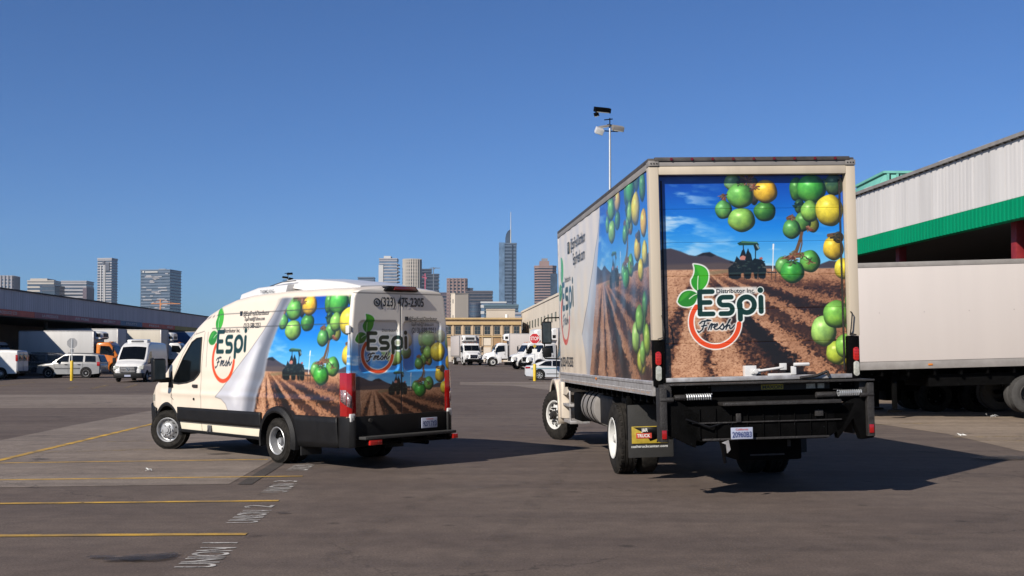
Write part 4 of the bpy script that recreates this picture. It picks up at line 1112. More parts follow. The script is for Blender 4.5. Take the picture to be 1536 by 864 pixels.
mat('hatched_lens', (.40, .26, .27), .2, var=.6, scale=45, coat=.6)
VN = thing('cargo_van', 'cream high roof cargo van seen from rear left, printed with tomatoes and a field', 'van',
           (-2.95, 18.63, .02), rot=euler_of(R(133.74), R(-.09), R(-1.01)))
SH = VanShape(TOP, HALF)
WH = ((3.75, .35), (0, .35))
def van_art(P):
    # picture is painted on a regular x-z canvas, then looked up at the body vertices
    nx_, nz_ = 760, 300
    cx = np.linspace(4.8, -1.9, nx_); cz = np.linspace(2.85, .30, nz_)
    CX, CZ = np.meshgrid(cx, cz)
    f = Pic(992 + (1.0 - CX) / 3.05 * 278, 266 + (2.67 - CZ) / 2.65 * 306, (0, 0, 0)); paint_field(f, low_fruit=False)
    p = Pic(-CX, -CZ, (232, 218, 200))
    S = lambda pts: [(-a, -b) for a, b in pts]
    edge = [(-.42, 2.95), (-.30, 2.66), (-.05, 2.4), (.20, 1.98), (.33, 1.75), (.44, 1.36), (.60, 1.15), (.68, .95), (.75, .78), (.78, .2)]
    ledge = [(-.10, 2.95), (.06, 2.6), (.30, 2.32), (.55, 2.08), (.95, 1.75), (1.4, 1.42), (1.86, 1.08), (1.99, .99), (1.80, .96), (1.66, .88), (1.56, .74), (1.5, .2)]
    p.poly(S(edge + ledge[::-1]), (196, 195, 202), soft=.01)
    p.poly(S([(-.6, 2.95)] + edge + [(1.06, .2), (1.06, .8), (.96, 1.1), (.80, 1.45), (.64, 1.8), (.46, 2.06), (.16, 2.45), (-.08, 2.95)]), (92, 96, 108), soft=.10, alpha=.85)
    p.poly(S([(1.35, .9), (1.2, 1.0), (.95, 1.35), (.62, 1.85), (.70, 1.86), (1.1, 1.45), (1.5, 1.05)]), (244, 244, 246), soft=.08, alpha=.6)
    p.stroke(S(ledge), .006, (128, 124, 124))
    m_ = Pic(p.X, p.Y, (0, 0, 0)); m_.poly(S(edge + [(-2, .2), (-2, 2.95)]), (255, 255, 255), soft=.03)
    a = m_.C[..., :1]; p.C = p.C * (1 - a) + f.C * a
    p.poly(S([(-1.98, 2.62), (-1.98, 3), (5, 3), (5, 2.70), (1.5, 2.60), (0, 2.62), (-1.0, 2.60), (-1.8, 2.58)]), (232, 218, 200), soft=.012)
    p.poly(S([(-2.2, .2), (-2.2, .54), (5, .54), (5, .2)]), (240, 230, 206), soft=.01)
    # side logo: stretched towards the front
    L = lambda x, y: (-(2.30 - (x - 235) / 705 * 1.27), -(2.52 - (y - 104) / 690 * 1.28))
    paint_logo(p, halo=False, T=L)
    # sealed roof seams and door gaps
    dk = (60, 58, 54)
    for pts in ([(3.05, 2.10), (2.7, 2.28), (2.3, 2.36), (1.9, 2.40), (-1.78, 2.41)], [(2.2, 2.165), (-1.78, 2.17)]): p.stroke(S(pts), .006, dk, alpha=.85)
    for pts in ([(2.50, .3), (2.50, 1.35), (2.44, 2.10)], [(3.56, .55), (3.56, 1.16)], [(2.33, 1.5), (2.33, 2.1)], [(3.5, 1.30), (3.2, 1.72), (2.85, 2.06), (2.46, 2.12)]): p.stroke(S(pts), .005, dk, alpha=.8)
    xi = np.clip((4.8 - P[..., 0]) / 6.7 * (nx_ - 1), 0, nx_ - 1.001); zi = np.clip((2.85 - P[..., 2]) / 2.55 * (nz_ - 1), 0, nz_ - 1.001)
    x0 = xi.astype(int); z0 = zi.astype(int); fx = (xi - x0)[..., None]; fz = (zi - z0)[..., None]
    C = p.C
    return (C[z0, x0] * (1 - fx) + C[z0, x0 + 1] * fx) * (1 - fz) + (C[z0 + 1, x0] * (1 - fx) + C[z0 + 1, x0 + 1] * fx) * fz
fill_van(VN, SH, 'cream_paint', van_art, dx=.0095, n_side=240)
def vs_(x0, z0): return lambda u, v: (x0 - u, float(SH.side(x0 - u, z0 + v)) + .004, z0 + v)
text_on(VN, '@EspiFreshDistributor', vs_(1.20, 2.355), .11, M['ink'], .01, width=.80); text_on(VN, 'EspiFresh@Yahoo.com', vs_(1.14, 2.27), .09, M['ink'], .01, width=.62); text_on(VN, '(213) 588-2251', vs_(1.16, 2.15), .12, M['ink'], .015, width=.52)
text_on(VN, 'Distributor Inc.', vs_(1.80, 2.085), .10, M['ink'], .012, width=.54)
b = MB(); b.box((1.27, float(SH.side(1.27, 2.39)) + .001, 2.39), (.08, .006, .09)); b.build('social_badge', M['ink'], VN)
# rear doors
nyr, nzr = 230, 250
zg = np.linspace(.62, 2.70, nzr)
def rear_hw(z):
    x = -1.80; zt_ = SH.zt(x); rc = SH.rc; zs = zt_ - rc; ys = SH.side(x, np.minimum(z, zs))
    k = np.clip((z - zs) / rc, 0, 1); base = SH.side(x, zs) - rc + rc * np.sqrt(np.clip(1 - k * k, 0, 1))
    out = np.where(z > zs, base, ys)
    return np.where(z > zt_ - .001, 0.72 * np.sqrt(np.clip((2.716 - z) / .045, 0, 1)), out)
fr = np.linspace(1, -1, nyr)
ZZ = np.repeat(zg[:, None], nyr, 1)[::-1]; YY = rear_hw(ZZ) * fr[None, :]
YY = np.clip(YY, -rear_hw(ZZ), rear_hw(ZZ))
rim_ = np.clip((1 - np.abs(fr))[None, :] / .05, 0, 1) * np.clip((2.72 - ZZ) / .08, 0, 1)
def rr_mask(y0, y1, z0, z1, r, soft):
    qx = np.abs(YY - (y0 + y1) / 2) - (y1 - y0) / 2 + r; qz = np.abs(ZZ - (z0 + z1) / 2) - (z1 - z0) / 2 + r
    d = np.hypot(np.maximum(qx, 0), np.maximum(qz, 0)) + np.minimum(np.maximum(qx, qz), 0) - r
    return np.clip(-d / soft, 0, 1)
mk = np.maximum(rr_mask(.03, .80, 1.43, 2.22, .10, .035), rr_mask(-.80, -.03, 1.43, 2.22, .10, .035))
XXr = -1.802 - .055 * np.sqrt(np.clip(rim_ * (2 - rim_), 0, 1)) + .028 * mk * mk * (3 - 2 * mk)
XXr = XXr + .010 * np.exp(-(YY / .008) ** 2) * (ZZ < 2.58)
uA = (545 + (0) - 545)
PXr = 545 + (0.877 - YY) / 1.75 * 128           # photo px across the doors
AXr = 992 + (PXr - 545) / 128 * 278; AYr = 266 + (2.02 - ZZ) / 1.84 * 306
p = Pic(AXr, AYr, (222, 215, 205))
base = p.C.copy()
# columns are not regular at every height, so paint on a regular canvas and look it up
cy = np.linspace(1.02, -1.02, 420); cz = np.linspace(2.72, .60, 430); CY, CZ = np.meshgrid(cy, cz)
f = Pic(992 + (.877 - CY) / 1.75 * 278, 266 + (2.06 - CZ) / 1.90 * 306, (0, 0, 0)); paint_field(f, low_fruit=False)
fade = np.clip((2.10 - CZ + .16 * (CY < 0) * np.clip(-CY * 2, 0, 1)) / .62, 0, 1)[..., None]; fade = fade * fade * (3 - 2 * fade)
base = np.array([240, 232, 220]) / 255
f.C = base * (1 - fade) + f.C * fade
q = Pic(-CY, -CZ, (0, 0, 0)); q.C = f.C
LR = lambda x, y: (-(.86 - (x - 235) / 705 * 1.01), -(2.31 - (y - 104) / 690 * .88))
paint_logo(q, halo=True, T=LR)
q.stroke([(-.0, -2.60), (-.0, -.62)], .004, (40, 40, 42))
q.stroke([(.93, -2.56), (.86, -2.62), (-.86, -2.62), (-.93, -2.55), (-.94, -.8)], .005, (70, 68, 66)); q.stroke([(.94, -.8), (.93, -2.56)], .005, (70, 68, 66))
yi = np.clip((1.02 - YY) / 2.04 * 419, 0, 418.99); zi = np.clip((2.72 - ZZ) / 2.12 * 429, 0, 428.99)
y0_ = yi.astype(int); z0_ = zi.astype(int); fy = (yi - y0_)[..., None]; fz = (zi - z0_)[..., None]
Cq = (q.C[z0_, y0_] * (1 - fy) + q.C[z0_, y0_ + 1] * fy) * (1 - fz) + (q.C[z0_ + 1, y0_] * (1 - fy) + q.C[z0_ + 1, y0_ + 1] * fy) * fz
rd = grid_obj('rear_doors', np.stack([XXr, YY, ZZ], -1), PR_REAR, VN, Cq, flip=True)
def vr(y, z): return lambda u, v: (-1.866, y - u, z + v)
text_on(rd, '(323) 475-2305', vr(.385, 2.43), .19, M['ink'], .02, width=.83)
b = MB(); b.lathe([(.062, 0), (.062, -.006), (.044, -.006), (.044, 0)], 24, (-1.860, .455, 2.485), ax='x'); b.tube([(-1.866, .475, 2.505), (-1.866, .462, 2.477), (-1.866, .437, 2.465)], .009, 6); b.build('phone_badge', M['ink'], rd)
text_on(rd, '@EspiFreshDistributor', vr(-.15, 2.215), .085, M['ink'], .01, width=.56); text_on(rd, 'EspiFresh@Yahoo.com', vr(-.20, 2.135), .075, M['ink'], .01, width=.44); text_on(rd, '(213) 588-2251', vr(-.20, 2.03), .11, M['ink'], .015, width=.48)
b = MB(); b.box((-1.864, -.105, 2.245), (.006, .06, .06)); b.build('social_badge', M['ink'], rd)
text_on(rd, 'Distributor Inc.', lambda u, v: (-1.842, .35 - u, 2.045 + v), .062, M['ink'], .01, width=.36)
b = MB(); b.prism([(.33, 2.665), (.26, 2.735), (-.26, 2.735), (-.33, 2.665), (-.27, 2.650), (.27, 2.650)], 'x', -1.90, -1.70); bl = b.build('brake_light_housing', M['black_plastic'], VN, bevel=.015)
b = MB(); b.prism([(.17, 2.672), (.14, 2.728), (-.24, 2.728), (-.29, 2.672)], 'x', -1.912, -1.75); b.build('brake_light', M['dark_red_lens'], bl, bevel=.01)
for s in (1, -1):
    for z in (2.08, .80 - .02):
        b = MB(); b.box((-1.80 if z > 1 else -1.845, s * (.915 if z > 1 else .93), z), (.09, .09, .12)); b.build('door_hinge', M['white_paint'], VN, bevel=.015)
        b = MB(); b.cyl((-1.847 if z > 1 else -1.892, s * .92, z - .035), (-1.847 if z > 1 else -1.892, s * .92, z + .035), .014, 8); b.build('hinge_pin', M['grey_plastic'], VN)
    zz = [(.80, 1.44)]
    b = MB(); b.prism([(-1.866, s * .855), (-1.877, s * .94), (-1.835, s * 1.003), (-1.67, s * 1.013), (-1.67, s * .94), (-1.80, s * .87)], 'z', .80, 1.44)
    tl = b.build('tail_light', M['red_lens'], VN, bevel=.012)
    b = MB(); b.add([(-1.83, s * 1.007, 1.19), (-1.70, s * 1.0155, 1.19), (-1.70, s * 1.0155, 1.02), (-1.83, s * 1.007, .96)], [(0, 1, 2, 3)]); b.add([(-1.879, s * .945, 1.10), (-1.837, s * 1.003, 1.17), (-1.837, s * 1.003, .95), (-1.879, s * .945, .92)], [(0, 1, 2, 3)])
    b.build('reversing_lens', M['hatched_lens'], tl, thick=.004)
# black lower door skin, bumper and step
b = MB(); b.prism([(-1.83, .95), (-1.875, .85), (-1.885, 0), (-1.875, -.85), (-1.83, -.95), (-1.74, -.95), (-1.74, .95)], 'z', .50, .795); b.build('lower_door_skin', M['black_plastic'], VN, bevel=.012)
b = MB(); b.prism([(-1.70, 1.005), (-1.86, .99), (-1.905, .92), (-1.905, .88), (-1.80, .86), (-1.80, -.86), (-1.905, -.88), (-1.905, -.92), (-1.86, -.99), (-1.70, -1.005), (-1.6, -1.005), (-1.6, 1.005)], 'z', .34, .792); b.build('bumper_corner', M['cladding_plastic'], VN, bevel=.02)
b = MB(); b.prism([(-1.80, .86), (-2.02, .80), (-2.04, .70), (-2.04, -.85), (-2.02, -.95), (-1.80, -.97)], 'z', .455, .50); b.build('rear_step', M['mudflap'], VN, bevel=.012)
b = MB()
for y in (.55, .15, -.35, -.75): b.bb(-2.0, -1.80, y - .02, y + .02, .36, .455)
b.tube([(-1.99, .75, .40), (-1.99, -.85, .39)], .018, 8); b.build('step_frame', M['black_metal'], VN)
for y0, y1 in ((.52, .74), (-.86, -.96)):
    b = MB(); b.bb(-2.045, -2.0, y0, y1, .375, .445); b.build('step_reflector', M['red_led'], VN, bevel=.005)
b = MB(); b.bb(-1.905, -1.89, -.66, -.35, .555, .715); pl = b.build('licence_plate', M['shaded_plate'], VN, bevel=.006)
text_on(pl, '92717Y3', lambda u, v: (-1.908, -.505 - u, .585 + v), .11, M['blue_ink'], .02, align='CENTER', width=.27); text_on(pl, 'California', lambda u, v: (-1.908, -.505 - u, .682 + v), .04, M['label_red'], .01, align='CENTER', width=.14)
b = MB(); b.cyl((-1.91, .62, .73), (-1.88, .62, .73), .03, 14); b.build('door_lock', M['dirty_metal'], VN)
# claddings
for s in (1, -1):
    strip_on(SH, 'side_cladding', [(.50, .535), (3.30, .535)], [(.44, .785), (3.34, .785)], M['cladding_plastic'], VN, .016, s, 40, thick=.02)
    strip_on(SH, 'rear_cladding', [(-1.62, .33), (-.47, .30)], [(-1.62, .785), (-.44, .785)], M['cladding_plastic'], VN, .016, s, 30, thick=.02)
    for x in (1.02, 1.55, 2.50, 2.62): 
        b = MB(); b.tube([(x, s * float(SH.side(x, .54) + .018), .54), (x, s * float(SH.side(x, .78) + .018), .78)], .005, 4); b.build('cladding_seam', M['door_seal'], VN)
    strip_on(SH, 'sill_trim', [(.50, .335), (3.30, .345)], [(.50, .385), (3.30, .395)], M['black_plastic'], VN, .012, s, 30, thick=.03)
    b = MB(); b.box((2.20, s * 1.0, .44), (.12, .03, .12)); b.tube([(2.18, s * 1.01, .49), (2.24, s * 1.02, .38)], .02, 6); b.build('sill_latch', M['grey_plastic'], VN, bevel=.01)
    flare(VN, 0, .365, .435, .545, .985, s, .10, -14, 194)
    flare(VN, 3.75, .36, .425, .51, .975, s, .035, -10, 190)
    wheel_well(VN, 0, .36, .46, .97, .45, s); wheel_well(VN, 3.75, .36, .455, .96, .5, s)
    strip_on(SH, 'front_cladding', [(4.20, .34), (4.74, .34)], [(4.20, .74), (4.74, .82)], M['cladding_plastic'], VN, .02, s, 20, thick=.02)
    # side glass
    up = [(2.53, 2.015), (2.70, 2.00), (2.87, 1.93), (3.15, 1.66), (3.46, 1.30), (3.50, 1.245)]
    lo = [(2.53, 1.42), (2.58, 1.37), (2.75, 1.27), (3.0, 1.22), (3.3, 1.195), (3.50, 1.205)]
    sw = strip_on(SH, 'window', lo, up, M['glass'], VN, .006, s, 30, 8)
    b = MB(); pts = lo + up[::-1] + [lo[0]]
    b.tube([(x, s * float(SH.side(x, z) + .008), z) for x, z in pts], .011, 6); b.build('window_seal', M['door_seal'], sw)
    # handle, lock
    b = MB(); b.box((2.69, s * 1.010, 1.165), (.17, .03, .055)); b.build('door_handle', M['dirty_metal'], VN, bevel=.012)
    b = MB(); b.cyl((2.74, s * 1.0, .935), (2.74, s * 1.016, .935), .022, 12); b.build('door_lock', M['black_plastic'], VN)
    # mirror
    b = MB(); b.box((3.60, s * 1.235, 1.44), (.13, .25, .42)); mr = b.build('mirror', M['black_plastic'], VN, bevel=.05, seg=3)
    b = MB(); b.box((3.60, s * 1.08, 1.26), (.10, .26, .09)); b.prism([(3.50, 1.12), (3.68, 1.12), (3.56, 1.42)], 'y', s * .96, s * 1.02); b.build('mirror_arm', M['black_plastic'], mr, bevel=.015)
    b = MB(); b.box((3.532, s * 1.235, 1.45), (.006, .20, .34)); b.build('mirror_glass', M['grey_glass'], mr)
    b = MB(); b.tube([(3.565, s * 1.0, 1.14), (3.56, s * 1.02, .95), (3.5, s * 1.0, .9)], .004, 4); b.build('door_cable', M['black_plastic'], VN)
    strip_on(SH, 'headlight', [(4.34, .86), (4.72, .84)], [(4.34, .98), (4.72, .94)], M['clear_lens'], VN, .004, s, 10, 3)
b = MB(); b.prism([(4.74, -.80), (4.84, -.5), (4.86, 0), (4.84, .5), (4.74, .80), (4.5, .9), (4.5, -.9)], 'z', .34, .82); b.build('front_bumper', M['cladding_plastic'], VN, bevel=.03)
b = MB(); b.bb(4.76, 4.80, -.5, .5, .84, 1.0); b.build('grille', M['black_plastic'], VN, bevel=.01)
ws = SH.grid(np.linspace(2.80, 3.98, 20), 3, 4, 8); ws = ws[-9:]; wsr = ws.copy(); wsr[..., 1] *= -1
wsg = np.concatenate([ws, wsr[::-1][1:]]); wsg[..., 2] += .006; wsg[..., 0] += .004
grid_obj('windshield', wsg, M['glass'], VN, flip=True)
# roof refrigeration unit
b = section_loft([(1.80, .60, .56, 2.60, 2.66, .03), (1.74, .68, .64, 2.60, 2.75, .05), (1.15, .72, .68, 2.66, 2.83, .05), (.35, .74, .70, 2.66, 2.845, .05), (.2, .74, .70, 2.66, 2.845, .05)])
b.build('roof_unit', M['white_paint'], VN)
b = section_loft([(1.05, .50, .46, 2.80, 2.84, .02), (.8, .56, .52, 2.80, 2.90, .04), (.35, .58, .54, 2.80, 2.935, .05), (-.4, .60, .56, 2.70, 2.90, .06), (-1.1, .60, .56, 2.69, 2.83, .06), (-1.5, .56, .5, 2.68, 2.75, .04)])
b.build('roof_cowl', M['white_paint'], VN)
b = MB(); b.tube([(1.0, .52, 2.85), (.5, .60, 2.895), (.1, .60, 2.90)], .008, 5); b.build('cowl_seam', M['door_seal'], VN)
text_on(VN, 'THERMO KING', lambda u, v: (.95 - u, .742, 2.725 + v), .07, M['ink'], .01, width=.42)
for s in (1, -1):
    wheel(VN, (0, s * 1.035, ground_drop(VN, 0, s * 1.035, .355)), .355, .19, .215, 'van_rear', 'steel_wheel', s, dual=1, n=48)
    wheel(VN, (3.75, s * .985, ground_drop(VN, 3.75, s * .985, .355)), .355, .20, .215, 'van_front', 'steel_wheel', s, steer=R(33), n=48)
    b = MB(); b.bb(-.62, -.60, s * .62, s * 1.0, .16, .5); b.build('mud_flap', M['mudflap'], VN, bevel=.004)
b = MB()
for s in (1, -1): b.bb(-1.8, 4.3, s * .38, s * .46, .36, .50)
b.bb(.7, 1.6, -.6, .2, .26, .5); b.bb(-.8, 3.4, -.95, .95, .38, .50); b.cyl((0, -.9, .35), (0, .9, .35), .05, 10); b.lathe([(.001, -.15), (.13, -.06), (.13, .06), (.001, .15)], 14, (0, 0, .35)); b.cyl((0, 0, .35), (3.2, 0, .42), .04, 8)
b.cyl((-1.85, -.5, .33), (-.5, -.5, .33), .035, 10)
b.build('underbody', M['black_metal'], VN)
# ------------------------------------------------------------------ vehicles further off
def set_on_lot(x, y): return (x, y, gz(y))

def car(T, paint, low, top, Wb, Wt, zb, wins, wheels, wr, clad=None, tail=None, head=None):
    b = section_loft(low); b.build('body', M[paint], T)
    b = section_loft(top); gh = b.build('cabin', M[paint], T)
    sl = (Wb - Wt) / (top[len(top) // 2][4] - zb)
    for s in (1, -1):
        for poly in wins:
            b = MB(); b.add([(x, s * (Wb + .012 - sl * (z - zb)), z) for x, z in poly], [tuple(range(len(poly)))]); b.build('side_window', M['glass'], gh, thick=.01, smooth=0)
        for wx in wheels:
            b = MB(); hw = float(np.interp(wx, [q[0] for q in low], [q[1] for q in low])); b.cyl((wx, s * (hw - .3), wr + .03), (wx, s * (hw + .004), wr + .03), wr + .075, 24); b.build('wheel_well', M['black_plastic'], T)
            wheel(T, (wx, s * (hw + .012), wr), wr, .22, wr * .66, 'spoked', 'steel_wheel', s, n=24)
        if clad:
            b = MB(); b.bb(clad[0], clad[1], s * (low[3][1] - .01), s * (low[3][1] + .012), clad[2], clad[3]); b.build('side_moulding', M['grey_plastic'], T, bevel=.005)
        if tail:
            b = MB(); b.box((tail[0], s * tail[1], tail[2]), tail[3]); b.build('tail_light', M['red_lens'], T, bevel=.03)
        if head:
            b = MB(); b.box((head[0], s * head[1], head[2]), head[3]); b.build('headlight', M['clear_lens'], T, bevel=.03)
    return gh

def suv(T, paint):
    low = [(-2.42, .80, .78, .48, .95, .1), (-2.34, .92, .88, .34, 1.12, .12), (-1.8, .965, .93, .28, 1.16, .08), (0, .97, .93, .28, 1.15, .08), (.95, .965, .92, .28, 1.14, .1), (1.7, .95, .86, .30, 1.08, .14), (2.2, .88, .78, .32, .98, .14), (2.40, .74, .68, .42, .78, .1)]
    top = [(-2.38, .80, .74, 1.08, 1.16, .04), (-2.18, .84, .70, 1.08, 1.72, .08), (-1.7, .85, .71, 1.08, 1.80, .09), (-.2, .86, .72, 1.08, 1.82, .09), (.35, .86, .70, 1.08, 1.76, .09), (.75, .86, .72, 1.08, 1.50, .08), (1.20, .84, .78, 1.08, 1.18, .05)]
    wins = ([(-2.05, 1.20), (-1.25, 1.20), (-1.25, 1.66), (-1.98, 1.64)], [(-1.08, 1.20), (-.12, 1.20), (-.12, 1.68), (-1.08, 1.67)], [(-.02, 1.20), (.92, 1.20), (.86, 1.30), (.38, 1.63), (-.02, 1.68)])
    car(T, paint, low, top, .86, .71, 1.10, wins, (-1.38, 1.42), .365, (-.9, .95, .68, .76), (-2.28, .86, 1.05, (.22, .16, .30)), (2.12, .76, .86, (.3, .2, .16)))
    b = MB(); b.add([(-2.415, -.66, 1.2), (-2.415, .66, 1.2), (-2.235, .60, 1.64), (-2.235, -.60, 1.64)], [(0, 1, 2, 3)]); b.build('rear_window', M['glass'], T, thick=.01, smooth=0)
    b = MB(); b.add([(1.19, -.68, 1.22), (1.19, .68, 1.22), (.42, .62, 1.70), (.42, -.62, 1.70)], [(0, 1, 2, 3)]); [setattr(b, 'v', [(x + .03, y, z + .02) for x, y, z in b.v])]; b.build('windshield', M['glass'], T, thick=.01, smooth=0)
    b = MB(); b.bb(-2.48, -2.3, -.84, .84, .40, .62); b.bb(2.25, 2.44, -.7, .7, .36, .52); b.build('bumper', M['grey_plastic'], T, bevel=.05)
    for s in (1, -1):
        b = MB(); b.tube([(-1.9, s * .62, 1.83), (.1, s * .62, 1.86)], .025, 6); b.build('roof_bar', M['black_plastic'], T)
        b = MB(); b.box((.72, s * 1.0, 1.22), (.12, .2, .16)); b.build('mirror', M['black_plastic'], T, bevel=.03)
        b = MB(); b.tube([(-.05, s * .972, .36), (-.05, s * .972, 1.12)], .006, 4); b.tube([(-1.12, s * .972, .36), (-1.12, s * .972, 1.12)], .006, 4); b.tube([(1.0, s * .972, .40), (1.0, s * .965, 1.05)], .006, 4); b.build('door_seam', M['door_seal'], T)
        for x in (-.85, .12):
            b = MB(); b.box((x, s * .972, 1.0), (.2, .03, .04)); b.build('door_handle', M['black_plastic'], T)
Y0 = 85.5
T = thing('suv', 'silver suv parked side on behind the left yellow bollard', 'suv', set_on_lot((109 - 768) / 1700 * Y0, Y0), R(180))
suv(T, 'silver_paint')
T = thing('suv', 'dark navy suv half hidden between the white van and the silver suv', 'suv', set_on_lot(-38.3, 91), R(183))
suv(T, 'navy_paint')

def sedan(T, paint):
    low = [(-2.42, .74, .70, .42, .92, .1), (-2.32, .86, .80, .28, 1.00, .14), (-1.7, .91, .86, .22, 1.02, .12), (0, .915, .88, .20, .94, .08), (1.0, .91, .86, .20, .93, .1), (1.7, .89, .80, .24, .86, .14), (2.2, .80, .68, .26, .74, .14), (2.42, .62, .55, .36, .60, .08)]
    top = [(-1.98, .70, .64, .90, 1.02, .04), (-1.5, .76, .60, .88, 1.22, .08), (-.9, .78, .60, .88, 1.39, .1), (-.2, .79, .61, .88, 1.44, .1), (.35, .79, .60, .88, 1.36, .1), (.8, .79, .64, .88, 1.14, .08), (1.25, .76, .70, .88, .95, .04)]
    wins = ([(-1.45, 1.0), (-.55, .97), (-.55, 1.34), (-.95, 1.31)], [(-.47, .97), (.95, .97), (.82, 1.04), (.30, 1.30), (-.2, 1.36), (-.47, 1.35)])
    car(T, paint, low, top, .80, .62, .90, wins, (-1.38, 1.42), .335, (-.9, .9, .40, .46), (-2.20, .74, .86, (.36, .20, .13)), (2.15, .66, .66, (.3, .2, .12)))
    b = MB(); b.add([(-1.96, -.55, 1.03), (-1.96, .55, 1.03), (-1.0, .50, 1.38), (-1.0, -.50, 1.38)], [(0, 1, 2, 3)]); b.v = [(x - .02, y, z + .03) for x, y, z in b.v]; b.build('rear_window', M['glass'], T, thick=.01, smooth=0)
    b = MB(); b.bb(-2.44, -2.1, -.8, .8, .26, .34); b.build('lower_bumper', M['black_plastic'], T, bevel=.02)
    b = MB(); b.bb(-2.0, 1.5, -.928, -.915, .80, .825); b.build('side_stripe', M['teal_paint'], T)
    for s in (1, -1):
        b = MB(); b.box((.75, s * .95, 1.0), (.12, .18, .12)); b.build('mirror', M['black_plastic'], T, bevel=.03)
T = thing('sedan', 'light silver sedan with teal stripe behind the stop sign', 'car', set_on_lot((810 - 768) / 1700 * 80.5 + 1.38, 80.5), R(-4))
sedan(T, 'light_silver')

# white work van cut by the left edge of the frame
T = thing('cargo_van', 'plain white low roof van at the far left edge beside the dark suv', 'van', set_on_lot(-35.75, 82.5), R(180))
T.location.x = -38.2
b = section_loft([(-2.62, .90, .82, .48, 1.95, .12), (-2.55, .98, .88, .40, 2.05, .16), (-1.8, 1.0, .90, .38, 2.10, .18), (1.0, 1.0, .90, .38, 2.10, .18), (1.35, 1.0, .88, .38, 2.02, .18), (1.95, .98, .88, .4, 1.45, .14), (2.7, .92, .84, .42, 1.22, .14), (2.85, .8, .74, .5, 1.0, .1)])
b.build('body', M['white_paint'], T)
for s in (1, -1):
    for wx in (-1.45, 2.05):
        b = MB(); b.cyl((wx, s * .7, .40), (wx, s * 1.002, .40), .46, 24); b.build('wheel_well', M['black_plastic'], T)
        wheel(T, (wx, s * 1.01, .375), .375, .24, .22, 'van_front', 'steel_wheel', s, n=24)
    b = MB(); b.box((-2.56, s * .90, 1.52), (.16, .14, .46)); b.build('tail_light', M['red_lens'], T, bevel=.03)
    b = MB(); b.add([(.55, s * 1.0, 1.28), (1.45, s * .985, 1.28), (1.35, s * .96, 1.5), (1.15, s * .92, 1.85), (.55, s * .925, 1.85)], [(0, 1, 2, 3, 4)]); b.build('side_window', M['glass'], T, thick=.01, smooth=0)
for y0, y1 in ((-.70, -.06), (.06, .70)):
    b = MB(); b.bb(-2.640, -2.60, y0, y1, 1.30, 1.80); b.build('rear_window', M['grey_glass'], T, bevel=.02)
b = MB(); b.bb(-2.75, -2.5, -.95, .95, .42, .58); b.build('bumper', M['black_plastic'], T, bevel=.03)
b = MB(); b.tube([(-2.655, 0, .6), (-2.655, 0, 1.9)], .008, 4); b.build('door_seam', M['door_seal'], T)

# sprinter-like van, nose towards the camera
TOPS = [(-1.86, 2.50), (-1.80, 2.58), (-1.70, 2.62), (-1.2, 2.64), (0, 2.66), (2.2, 2.64), (2.6, 2.58), (2.9, 2.46), (3.1, 2.34), (3.5, 1.90), (3.95, 1.42), (4.02, 1.36), (4.3, 1.26), (4.5, 1.16), (4.62, 1.02), (4.70, .86), (4.72, .78)]
HALFS = [(-1.86, .96), (-1.78, .99), (-1.6, 1.0), (3.6, 1.0), (4.0, .985), (4.3, .96), (4.5, .92), (4.62, .86), (4.70, .78), (4.72, .72)]
SP = thing('cargo_van', 'white high roof van with dark grille facing the camera near the silver suv', 'van', set_on_lot((192 - 768) / 1700 * 74.5, 74.5), 0)
SP.rotation_euler = (0, 0, R(-86.5)); f_ = Vector((math.cos(R(-86.5)), math.sin(R(-86.5)), 0)); SP.location = Vector(set_on_lot((192 - 768) / 1700 * 74.0, 74.0)) - f_ * 4.8
SP.location.z = gz(76)
S2h = VanShape(TOPS, HALFS, tumble=.15)
xs_ = np.concatenate([np.linspace(-1.8, -1.7, 4)[:-1], np.linspace(-1.7, 2.9, 40)[:-1], np.linspace(2.9, 4.72, 60)])
for s in (1, -1):
    Pq = S2h.grid(xs_, 24); Pq[..., 1] *= s; grid_obj('side_panel', Pq, M['white_paint'], SP, None, arch_cut(Pq, WH, .44), flip=(s > 0))
ns = S2h.grid([4.72], 10)[:, 0]; nr_ = ns.copy(); nr_[:, 1] *= -1; grid_obj('nose', np.array([ns, nr_]), M['white_paint'], SP)
ns = S2h.grid([-1.8], 20)[:, 0]; nr_ = ns.copy(); nr_[:, 1] *= -1; grid_obj('rear_doors', np.array([nr_, ns]), M['white_paint'], SP)
ws = S2h.grid(np.linspace(3.14, 3.92, 12), 3, 4, 8)[-9:]; wsr = ws.copy(); wsr[..., 1] *= -1; wsg = np.concatenate([ws, wsr[::-1][1:]]); wsg[..., 2] += .008; wsg[..., 0] += .006
grid_obj('windshield', wsg, M['glass'], SP, flip=True)
b = MB(); b.prism([(4.70, -.58), (4.80, -.42), (4.82, 0), (4.80, .42), (4.70, .58)], 'z', .62, 1.02); gr = b.build('grille', M['grey_plastic'], SP, bevel=.02)
b = MB(); [b.box((4.825, 0, .68 + i * .1), (.02, .96 - .04 * i, .022)) for i in range(4)]; b.build('grille_bar', M['aluminium'], gr, kind='stuff')
b = MB(); b.lathe([(.10, 0), (.10, .02), (.085, .02), (.085, 0)], 20, (4.83, 0, .86), ax='x'); b.tube([(4.84, 0, .86), (4.84, 0, .95)], .009, 5); b.tube([(4.84, 0, .86), (4.84, .08, .81)], .009, 5); b.tube([(4.84, 0, .86), (4.84, -.08, .81)], .009, 5); b.build('badge', M['chrome'], gr)
b = MB(); b.prism([(4.60, -.98), (4.76, -.9), (4.84, -.5), (4.86, 0), (4.84, .5), (4.76, .9), (4.60, .98), (4.3, .98), (4.3, -.98)], 'z', .26, .60); b.build('front_bumper', M['cladding_plastic'], SP, bevel=.04)
